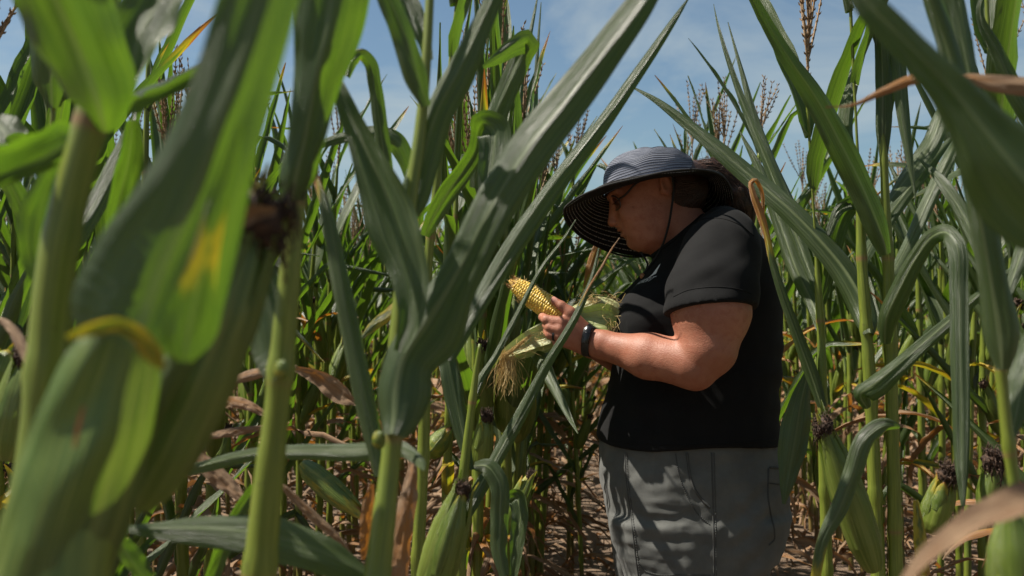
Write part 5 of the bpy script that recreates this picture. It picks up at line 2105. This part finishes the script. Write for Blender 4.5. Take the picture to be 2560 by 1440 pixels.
for _i, (_z, _az, _l) in enumerate(((1.60, 3.42, 0.5),)):  # unseen extra leaf added above the frame to shade the broad leaf below
    _m = MB()
    plant_leaf(_m, np.array((-0.262, 0.65, _z)), _az, _l, 0.10, 0.85, 0.6, tipdry=0.3, roll=0.3, nu=11, n=30, rr=random.Random(40 + _i))
    part('leaf', _m.build('leaf', (M_LEAF,)), A)

# --- the big blurred plant: sheath, leaf with a yellowed collar, large ear with brown silk
Cp = hero('blurred plant whose leaf has a yellow orange collar, with a big brown-silked ear', 140, 0.52)
hstalk(Cp, [(420, 560, 40), (360, 700, 60), (312, 820, 96), (262, 980, 160), (205, 1180, 215), (150, 1440, 240)], (0.60, 0.52), (), 0.0, seed=2)
hleaf(Cp, [(336, 868, 290), (350, 822, 345, 0.03), (392, 700, 345), (465, 540, 280), (525, 380, 225), (590, 190, 195), (640, 20, 190), (690, -150, 160), (730, -300, 30)],
      (0.48, 0.485), (0.6, 0.6, 0.55, 0.5, 0.5), 1, 0.05, wave=0.03)
hleaf(Cp, [(462, 905, 40, 0.2), (468, 850, 120, 0.08), (484, 770, 116, 0.12), (503, 690, 80, 0.30), (520, 620, 62, 0.38), (542, 530, 54, 0.2), (575, 420, 44, 0.0), (606, 310, 14, 0.0)], (0.468, 0.462), 0.5, 1, -0.3, wave=0.05)
hleaf(Cp, [(168, 845, 12, 0.36), (230, 822, 34, 0.36), (300, 812, 36, 0.34), (350, 838, 42, 0.38), (385, 885, 48, 0.42), (408, 922, 10, 0.5)], 0.462, 0.8, -1, 0.3, nv=30, label='yellow orange collar of the blurred leaf')
# sheath wrapped round the stalk below the collar
hleaf(Cp, [(318, 800, 120), (300, 880, 210), (262, 1020, 270), (215, 1180, 300), (160, 1360, 300), (120, 1500, 290)], (0.515, 0.50), (1.1, 1.2, 1.3), 1, 0.1, wave=0.0, mat=M_SHEATH, name='sheath')
hear(Cp, (330, 1260), (640, 560), 0.0275, (0.60, 0.62), 0.0, 1.2, 0.95, seed=3, droop=0.0, label='large ear with a thick tuft of dark brown silk')
hleaf(Cp, [(530, 640, 14, 0.8), (560, 580, 40, 0.85), (620, 535, 48, 0.9), (690, 525, 20, 0.9)], 0.60, 0.9, -1, 0.2, nv=24, crinkle=0.002, name='husk_tip')
hleaf(Cp, [(186, 1120, 8, 0.9), (198, 1060, 13, 1.0), (210, 1015, 5, 1.0)], 0.47, 0.5, -1, nv=16, name='sheath_edge')

# --- second stalk from the left, its leaf standing up to the top edge
D = hero('slim blurred stalk left of centre whose leaf stands straight up', 650, 0.80)
hstalk(D, [(752, 300, 30), (745, 480, 40), (724, 700, 52), (702, 930, 60), (672, 1200, 70), (648, 1440, 78)], 0.80, (490, 935), 0.0, seed=4)
hleaf(D, [(733, 500, 50), (737, 460, 84), (762, 350, 92), (790, 200, 120), (812, 100, 160), (828, 0, 182), (846, -130, 165), (862, -270, 40)], (0.79, 0.76), (1.7, 1.2, 0.7, 0.6, 0.6), 1, 0.1)
hleaf(D, [(704, 945, 48), (697, 900, 90), (684, 820, 108), (666, 730, 96), (640, 640, 74), (600, 540, 46), (560, 450, 20), (545, 420, 4)], (0.79, 0.86), (1.8, 1.1, 0.8), 1, -0.2)
node_bud(D, 704, 925, 0.785, 0.0055)
hleaf(D, [(300, 1322, 14), (420, 1322, 52), (585, 1325, 88), (690, 1340, 106), (800, 1378, 92), (900, 1432, 56), (980, 1490, 10)], (0.92, 0.98), 0.6, 1, 0.5)
hleaf(D, [(640, 1215, 26), (600, 1280, 34), (560, 1370, 40), (530, 1450, 34)], (1.05, 1.1), 0.9, -1, 0.2)
hleaf(D, [(320, 1310, 6), (300, 1350, 40), (330, 1400, 52), (370, 1450, 40)], (0.9, 0.92), 0.6, 1, -0.4)

# --- the sharp plant left of the woman with the long leaf that crosses to the upper right
E = hero('sharp corn plant whose long wide leaf crosses up towards the woman\'s hat', 945, 0.95)
hstalk(E, [(1075, -20, 22), (1068, 120, 24), (1050, 330, 28), (1022, 520, 32), (1005, 700, 36), (990, 900, 42), (984, 1070, 46), (965, 1250, 54), (944, 1440, 64)],
       (1.02, 0.95), (525, 1072), 0.55, seed=5)
hleaf(E, [(978, 1085, 50), (985, 1050, 90), (990, 985, 138), (1010, 900, 128), (1060, 820, 168), (1125, 715, 118), (1250, 480, 108), (1335, 350, 112), (1400, 270, 104),
          (1500, 140, 90), (1610, -10, 66), (1690, -130, 10)], (0.935, 1.0), (1.8, 1.1, 0.75, 0.6, 0.55, 0.6, 0.7), 1, 0.35, tip=0.2, nv=80, wave=0.05)
hleaf(E, [(1020, 535, 40), (1028, 490, 70), (1055, 400, 72), (1095, 275, 72), (1145, 180, 74), (1200, 62, 52), (1240, -25, 42), (1290, -150, 6)], (1.0, 1.02), (1.8, 1.1, 0.8), 1, 0.3)
hleaf(E, [(1068, 265, 24), (1045, 190, 56), (1012, 90, 56), (975, 0, 54), (940, -90, 40), (905, -170, 6)], (0.98, 0.96), (1.6, 0.9, 0.8), 1, -0.3)
hleaf(E, [(1068, 150, 24), (1050, 80, 44), (1018, 0, 46), (980, -90, 30)], (1.06, 1.1), 0.5, -1, 0.6)
hleaf(E, [(842, 195, 22), (870, 270, 48), (920, 385, 74), (960, 480, 112), (998, 590, 124), (1028, 690, 92), (1030, 800, 60), (1000, 880, 30)], (1.0, 0.93), (0.9, 0.7, 0.5, 0.8), -1, 0.35)
hleaf(E, [(948, 1190, 22), (932, 1080, 46), (906, 960, 52), (886, 860, 50), (862, 740, 48), (844, 650, 44), (825, 555, 32), (806, 485, 22, 0.3), (790, 440, 18, 0.6), (778, 405, 22, 0.75), (788, 400, 18, 0.75)],
      (1.02, 1.10), (1.2, 1.0, 1.2, 1.6), 1, -0.2)
hleaf(E, [(372, 1200, 16), (500, 1166, 30), (640, 1132, 33), (760, 1126, 38), (900, 1126, 46), (1000, 1117, 36), (1048, 1150, 26), (1060, 1175, 6)], (1.22, 1.0), 1.2, 1, 0.3)
node_bud(E, 947, 1100, 0.945, 0.006)

# --- thinner plants behind it
G = hero('corn plant with two leaves folded over flat at their tops, near the tassels', 1042, 1.6)
hstalk(G, [(1110, 300, 12), (1090, 480, 18), (1072, 640, 22), (1064, 900, 26), (1058, 1145, 28), (1042, 1440, 30)], 1.6, (590, 1150), 0.25, seed=6)
hleaf(G, [(1062, 590, 24), (1085, 540, 42), (1120, 480, 50), (1160, 425, 46), (1188, 375, 42), (1196, 325, 40), (1204, 309, 60), (1232, 322, 84), (1234, 380, 72), (1224, 440, 58), (1212, 490, 34)],
      (1.55, 1.45), 0.5, -1, 0.2, nv=72, wave=0.03)
hleaf(G, [(1185, 470, 26), (1200, 400, 46), (1235, 300, 52), (1275, 205, 54), (1308, 128, 56), (1318, 106, 60), (1290, 116, 46), (1250, 142, 34), (1208, 168, 10)], (1.58, 1.5), 0.5, 1, 0.25, nv=72, wave=0.03)
hleaf(G, [(975, 470, 24), (962, 400, 34), (948, 300, 36), (935, 210, 34), (922, 155, 32, 0.15), (904, 138, 30, 0.25), (886, 150, 28, 0.2), (868, 192, 16, 0.1)], (1.3, 1.25), 0.9, 1, 0.2)
hleaf(G, [(780, 372, 12), (830, 350, 24), (890, 335, 30), (950, 330, 36), (990, 350, 46), (1020, 400, 44), (1040, 470, 30)], (1.4, 1.45), 0.6, 1, 0.5)
hleaf(G, [(1120, 900, 26), (1160, 815, 40), (1205, 735, 46), (1295, 588, 50), (1400, 440, 46), (1500, 310, 38), (1600, 170, 28), (1700, 25, 12), (1725, -10, 2)], (1.35, 1.5), (1.3, 1.5, 1.6, 1.4), 1, 0.3, nv=64)
hleaf(G, [(1035, 1150, 16, 0.8), (1028, 1220, 40, 0.85), (1010, 1330, 48, 0.75), (998, 1450, 50, 0.85)], (1.3, 1.25), 0.8, 1, 0.3, crinkle=0.003)
hleaf(G, [(930, 1210, 12, 0.8), (922, 1270, 32, 0.7), (914, 1350, 26, 0.7), (908, 1400, 8, 0.7)], 1.25, 0.8, 1, 0.3, crinkle=0.002)
hleaf(G, [(900, 850, 6, 0.2), (935, 812, 26, 0.3), (975, 780, 26, 0.4), (1000, 745, 10, 0.5)], 1.5, 0.6, 1, 0.3)
hleaf(G, [(1275, 420, 16), (1290, 300, 20), (1312, 150, 14), (1340, 10, 5), (1346, -20, 1)], (2.95, 3.1), 1.2, 1, 0.3)
hleaf(G, [(1340, 470, 14), (1338, 330, 18), (1342, 180, 11), (1353, 5, 2)], (3.0, 3.1), 1.2, 1, -0.3)
hear(G, (1072, 1500), (1152, 1225), 0.024, 1.36, 0.05, 0.75, 1.05, seed=7, label='fat ear at the lower edge with black silk')
hleaf(G, [(425, 1090, 12, 0.9), (490, 1140, 38, 0.9), (560, 1200, 44, 0.95), (615, 1252, 16, 0.9)], (1.3, 1.28), 0.7, 1, 0.3, crinkle=0.003)
hleaf(G, [(735, 920, 12, 0.9), (800, 945, 38, 0.85), (850, 983, 48, 0.95), (895, 1012, 6, 0.9)], (1.4, 1.38), 0.6, -1, 0.3, crinkle=0.003)
hleaf(G, [(508, 968, 8, 0.9), (580, 950, 22, 0.9), (670, 924, 26, 0.85), (742, 918, 12, 0.85)], 1.42, 1.0, 1, 0.4, crinkle=0.002)
hleaf(G, [(490, 1000, 8, 0.7), (560, 1000, 28, 0.75), (620, 1011, 26, 0.8), (668, 1038, 12, 0.9)], 1.4, 0.7, 1, 0.5, crinkle=0.002)
hleaf(G, [(485, 1098, 8, 0.9), (570, 1080, 22, 0.9), (660, 1068, 14, 0.9)], 1.45, 0.9, 1, 0.4, crinkle=0.002)
hleaf(G, [(705, 1212, 14, 0.9), (780, 1285, 24, 0.9), (850, 1350, 16, 0.9), (880, 1390, 6, 0.9)], 1.2, 1.0, 1, 0.3, crinkle=0.002)

N = hero('thin corn plant whose narrow leaves cross before the cob and the woman\'s hand', 1150, 1.75)
hstalk(N, [(1200, 860, 8), (1190, 930, 14), (1178, 1030, 20), (1160, 1180, 24), (1150, 1440, 28)], 1.75, (1000, 1290), 0.0, seed=8)
hleaf(N, [(1184, 1000, 12), (1200, 950, 18), (1235, 895, 17), (1290, 790, 14), (1360, 660, 10), (1410, 595, 7), (1440, 548, 2)], (1.75, 1.9), 1.2, 1, 0.2)
hleaf(N, [(1158, 1300, 22), (1180, 1250, 34), (1232, 1158, 34), (1302, 1030, 31), (1372, 900, 23), (1443, 780, 18), (1480, 690, 11), (1497, 620, 5)], (1.72, 1.85), (1.7, 1.4, 1.3, 1.5), 1, 0.25, nv=64)
hleaf(N, [(1448, 765, 4, 0.4), (1470, 722, 5, 0.6), (1505, 665, 6, 0.8), (1532, 618, 4, 0.8), (1549, 594, 1, 0.9)], (1.80, 1.84), 1.0, 1, 0.2)
hear(N, (1198, 1175), (1216, 1045), 0.0235, (2.3, 2.28), 0.0, 0.95, seed=9, label='upright ear with a black tuft of silk, right of the sharp plant')
hear(N, (1262, 1330), (1325, 1190), 0.0235, (2.25, 2.23), 0.05, 0.8, seed=10, label='leaning ear with frayed black silk')
hear(N, (755, 1160), (905, 1290), 0.0215, (1.9, 1.85), 0.22, 0.5, 1.0, seed=11, label='ear bent over and pointing down to the right')
hear(N, (1070, 1140), (1126, 1072), 0.022, 2.4, 0.2, 0.3, 1.1, seed=12)
hleaf(N, [(1270, 1250, 34), (1290, 1245, 44), (1300, 1275, 42), (1295, 1340, 38), (1285, 1440, 20)], (1.8, 1.76), 0.6, -1, 0.2)
hleaf(N, [(1185, 1165, 20), (1215, 1165, 44), (1245, 1200, 48), (1250, 1290, 46), (1250, 1380, 40), (1262, 1440, 26)], (1.66, 1.62), 0.7, 1, 0.2)
hleaf(N, [(1178, 1175, 16), (1150, 1050, 44), (1128, 930, 50), (1112, 850, 36), (1100, 760, 14)], (1.75, 1.85), 0.8, 1, -0.3)

# --- left edge, further back
Lp = hero('corn plant at the left edge with reddish brown silk beside the thick pale stalk', 75, 1.2)
hstalk(Lp, [(110, 640, 16), (100, 800, 30), (86, 960, 40), (70, 1120, 42), (52, 1300, 46), (40, 1440, 48)], 1.2, (1100,), 0.45, seed=13)
hear(Lp, (18, 1150), (68, 900), 0.024, 1.18, 0.05, 1.1, seed=14)
hear(Lp, (-30, 1010), (18, 880), 0.024, 1.3, 0.0, 0.2, seed=15)
hleaf(Lp, [(-10, 300, 40), (10, 330, 96), (40, 380, 90), (85, 345, 10)], (1.0, 0.95), 0.4, -1, 0.2)
hleaf(Lp, [(98, 640, 16), (70, 560, 40), (30, 470, 48), (-30, 380, 30)], (1.2, 1.15), 0.9, 1, 0.2)
hleaf(Lp, [(92, 720, 20), (150, 640, 46), (220, 540, 50), (280, 420, 40), (330, 300, 14)], (1.22, 1.35), 0.8, 1, 0.3)

# --- right side
R1 = hero('tall corn plant right of the woman, its broad leaf leaning up to the left', 2240, 1.9)
hstalk(R1, [(2207, 330, 12), (2210, 400, 18), (2214, 520, 22), (2220, 640, 27), (2226, 860, 30), (2233, 1150, 31), (2240, 1440, 33)], 1.9, (405, 640, 860, 1320), 0.42, seed=16)
hleaf(R1, [(2218, 636, 28), (2205, 590, 48), (2150, 455, 62), (2100, 355, 64), (2040, 245, 54), (1975, 150, 40), (1915, 50, 28), (1880, -15, 20), (1840, -90, 4)], (1.86, 1.8), (1.7, 0.9, 0.7, 0.8, 1.2), 1, -0.3, nv=64)
hleaf(R1, [(2207, 405, 16), (2206, 340, 34), (2207, 210, 40), (2202, 90, 34), (2195, -20, 20), (2190, -80, 4)], (1.9, 1.88), (1.6, 1.0, 0.9), 1, 0.2)
hleaf(R1, [(2212, 350, 14), (2228, 200, 30), (2240, 120, 34), (2246, 150, 34), (2256, 260, 32), (2272, 380, 20), (2290, 500, 3)], (1.92, 1.84), 0.7, 1, 0.2)
hleaf(R1, [(2212, 860, 26), (2216, 800, 50), (2250, 722, 50), (2292, 642, 42), (2330, 592, 40), (2362, 580, 42), (2388, 606, 44), (2398, 720, 44), (2400, 850, 44), (2404, 1000, 42), (2406, 1150, 34), (2408, 1265, 10)],
      (1.86, 1.55), (1.6, 0.9, 0.6, 0.5, 0.7, 0.9), 1, 0.2, nv=90, wave=0.03)
hleaf(R1, [(2225, 500, 16), (2270, 440, 40), (2330, 350, 46), (2360, 270, 36), (2375, 240, 8)], (1.95, 2.1), 0.7, 1, 0.3)
hleaf(R1, [(2222, 700, 14), (2270, 610, 30), (2320, 500, 34), (2385, 360, 24), (2400, 330, 4)], (2.0, 2.2), 0.9, 1, 0.3)

R2 = hero('corn plant with a fat ear, its long leaf passing beside the woman\'s ponytail', 2190, 1.88)
hstalk(R2, [(2146, 420, 10), (2150, 500, 18), (2154, 640, 24), (2166, 820, 28), (2178, 1020, 30), (2188, 1240, 32), (2196, 1440, 33)], 1.9, (640, 826, 1010, 1242), 0.4, seed=17)
hleaf(R2, [(2174, 832, 22), (2168, 785, 54), (2122, 692, 62), (2040, 590, 57), (1960, 510, 53), (1885, 447, 49), (1800, 375, 41), (1720, 310, 29), (1640, 250, 15), (1575, 214, 3)],
      (1.88, 2.22), (1.7, 0.9, 0.8, 0.8, 1.0), 1, -0.25, nv=72)
hleaf(R2, [(2168, 1022, 20), (2152, 985, 50), (2182, 965, 56), (2225, 930, 48), (2300, 865, 36), (2370, 805, 32), (2455, 730, 22), (2560, 650, 12), (2620, 605, 3)], (1.80, 1.7), (1.6, 0.9, 1.1, 1.6), 1, 0.3, nv=64)
hleaf(R2, [(2250, 1068, 10), (2215, 1064, 36), (2172, 1092, 46), (2132, 1190, 44), (2096, 1280, 40), (2062, 1345, 30, 0.15), (2040, 1450, 24, 0.4)], (1.62, 1.58), (0.9, 0.8, 1.0), 1, 0.3)
hear(R2, (2185, 1425), (2062, 1070), 0.0275, (1.72, 1.70), 0.0, 1.15, 1.05, seed=18, label='fat ear with dark silk, right of the woman\'s shorts')
hleaf(R2, [(2155, 660, 20), (2190, 590, 34), (2250, 500, 36), (2330, 400, 28), (2390, 330, 6)], (1.92, 2.1), 1.0, 1, 0.3)
hleaf(R2, [(2150, 520, 16), (2130, 430, 36), (2110, 330, 38), (2130, 200, 30), (2160, 110, 6)], (1.95, 2.0), 0.9, 1, 0.2)

R3 = hero('corn plant behind the woman\'s back, one leaf ending in a curled orange tip', 2060, 2.0)
hstalk(R3, [(2040, 620, 8), (2046, 720, 16), (2052, 820, 20), (2056, 1010, 23), (2062, 1240, 26), (2068, 1440, 27)], 2.0, (800, 1010, 1230), 0.3, seed=19)
hleaf(R3, [(2054, 1018, 22), (2036, 962, 33), (1996, 850, 29), (1956, 740, 23), (1930, 655, 17, 0.25), (1916, 590, 16, 0.5), (1898, 530, 20, 0.62), (1880, 478, 15, 0.62), (1877, 456, 12, 0.62), (1888, 449, 11, 0.55), (1900, 466, 10, 0.6), (1908, 540, 9, 0.7), (1920, 640, 4, 0.8)],
      (1.98, 2.02), (1.3, 1.2, 1.0, 0.9), 1, 0.2, nv=84)
hleaf(R3, [(2020, 925, 10), (2004, 1000, 50), (1988, 1095, 72), (1972, 1190, 44), (1960, 1260, 8)], (2.12, 2.08), 0.6, 1, 0.3)
hleaf(R3, [(2050, 825, 18), (2032, 760, 40), (1990, 670, 44), (1950, 560, 38), (1900, 430, 24), (1850, 330, 4)], (2.05, 2.3), 0.9, 1, 0.2)
hleaf(R3, [(2056, 760, 14), (2080, 650, 34), (2110, 540, 38), (2130, 508, 36), (2105, 520, 30), (2070, 590, 14)], (2.02, 2.0), 0.5, -1, 0.3)
hleaf(R3, [(1462, 720, 10, 0.5), (1482, 650, 24, 0.65), (1500, 600, 18, 0.7), (1506, 570, 4, 0.7)], 2.72, 0.8, 1, nv=20)
hleaf(R3, [(2046, 740, 16), (1990, 590, 32), (1915, 400, 28), (1850, 240, 18), (1795, 65, 6), (1784, 10, 1)], (2.1, 2.4), 1.0, 1, 0.3)
hleaf(R3, [(2040, 640, 14), (1975, 510, 30), (1900, 330, 22), (1850, 160, 10), (1820, 55, 2)], (2.2, 2.5), 1.0, 1, -0.3)
hear(R3, (2075, 1250), (2052, 1120), 0.024, (2.15, 2.13), 0.1, 0.5, seed=20)

R4 = hero('upright corn plant near the right edge with a rolled leaf and dry tan leaf', 2520, 1.0)
hstalk(R4, [(2494, 800, 18), (2502, 920, 26), (2514, 1050, 27), (2535, 1210, 30), (2560, 1440, 32)], 1.02, (915, 1120), 0.0, seed=21)
hleaf(R4, [(2506, 925, 34), (2502, 870, 74), (2478, 700, 68), (2452, 550, 62), (2425, 400, 62), (2396, 240, 52), (2365, 110, 46), (2328, 0, 42), (2290, -110, 10)], (1.0, 0.98), (1.9, 1.7, 1.5, 1.4), 1, 0.1, nv=64)
hleaf(R4, [(2440, 320, 20), (2425, 200, 44), (2405, 100, 52), (2385, 0, 50), (2360, -90, 20)], (1.1, 1.12), 0.7, 1, -0.3)
hleaf(R4, [(2064, 268, 2, 0.9), (2130, 262, 8, 0.8), (2210, 226, 20, 0.75), (2290, 196, 27, 0.7), (2360, 200, 24, 0.7), (2420, 194, 24, 0.8), (2480, 206, 40, 0.9), (2560, 214, 46, 0.95), (2640, 225, 40, 0.9)], (0.95, 0.9), (1.4, 1.2, 0.8, 1.1, 0.6, 0.6), 1, 0.3, nv=64, crinkle=0.0015)
hleaf(R4, [(2530, 1090, 16), (2548, 1000, 60), (2570, 900, 76), (2600, 820, 60)], (1.05, 1.1), 0.8, 1, 0.2)

R6 = hero('corn plant at the right edge bearing two ears with dark bushy silk', 2530, 1.6)
hstalk(R6, [(2505, 760, 14), (2512, 900, 18), (2528, 1090, 20), (2535, 1210, 22), (2545, 1440, 24)], 1.62, (900, 1090), 0.55, seed=22)
hear(R6, (2478, 1290), (2488, 1165), 0.0235, (1.6, 1.58), 0.05, 1.35, seed=23, label='upright ear with a thick dark brown cap of silk')
hear(R6, (2325, 1330), (2368, 1195), 0.024, (1.7, 1.68), 0.15, 1.2, 1.0, seed=24, label='leaning ear with browned husk edges and black silk')
hleaf(R6, [(2290, 1250, 12, 0.4), (2300, 1330, 28, 0.35), (2310, 1440, 34, 0.5)], 1.55, 0.7, 1, 0.3)
hleaf(R6, [(2512, 760, 12), (2550, 640, 34), (2600, 500, 36)], (1.62, 1.7), 0.9, 1, 0.2)
hleaf(R6, [(2505, 800, 10), (2470, 680, 30), (2420, 560, 34), (2350, 450, 26), (2300, 400, 4)], (1.65, 1.9), 0.9, 1, 0.2)
hleaf(R6, [(2480, -60, 10), (2450, 20, 16), (2500, 140, 34), (2545, 240, 44), (2600, 330, 40)], (1.5, 1.5), 0.7, 1, 0.3)

R5 = hero('blurred corn plant at the right edge, a great dark leaf sweeping across the sky', 2720, 0.62)
hstalk(R5, [(2760, 500, 60), (2745, 800, 80), (2730, 1100, 92), (2720, 1440, 96)], 0.62, (700,), 0.3, seed=25)
hleaf(R5, [(2110, -90, 40), (2165, 0, 66), (2230, 70, 78), (2310, 150, 86), (2390, 235, 104), (2450, 310, 140), (2520, 400, 210), (2590, 480, 240), (2680, 560, 200), (2750, 640, 70)], (0.62, 0.60), (0.5, 0.6, 0.8, 0.7, 1.4), 1, 0.3, nv=64)
hleaf(R5, [(2240, 1480, 12, 1.0), (2305, 1405, 34, 1.0), (2385, 1340, 52, 1.0), (2475, 1290, 66, 1.0), (2580, 1250, 80, 1.0), (2700, 1225, 60, 1.0)], (0.52, 0.58), (0.4, 0.6, 0.5), -1, -0.75, crinkle=0.0005, wave=0.06)
hear(R5, (2560, 1560), (2530, 1280), 0.024, 0.88, 0.05, 0.4, 1.05, seed=26)
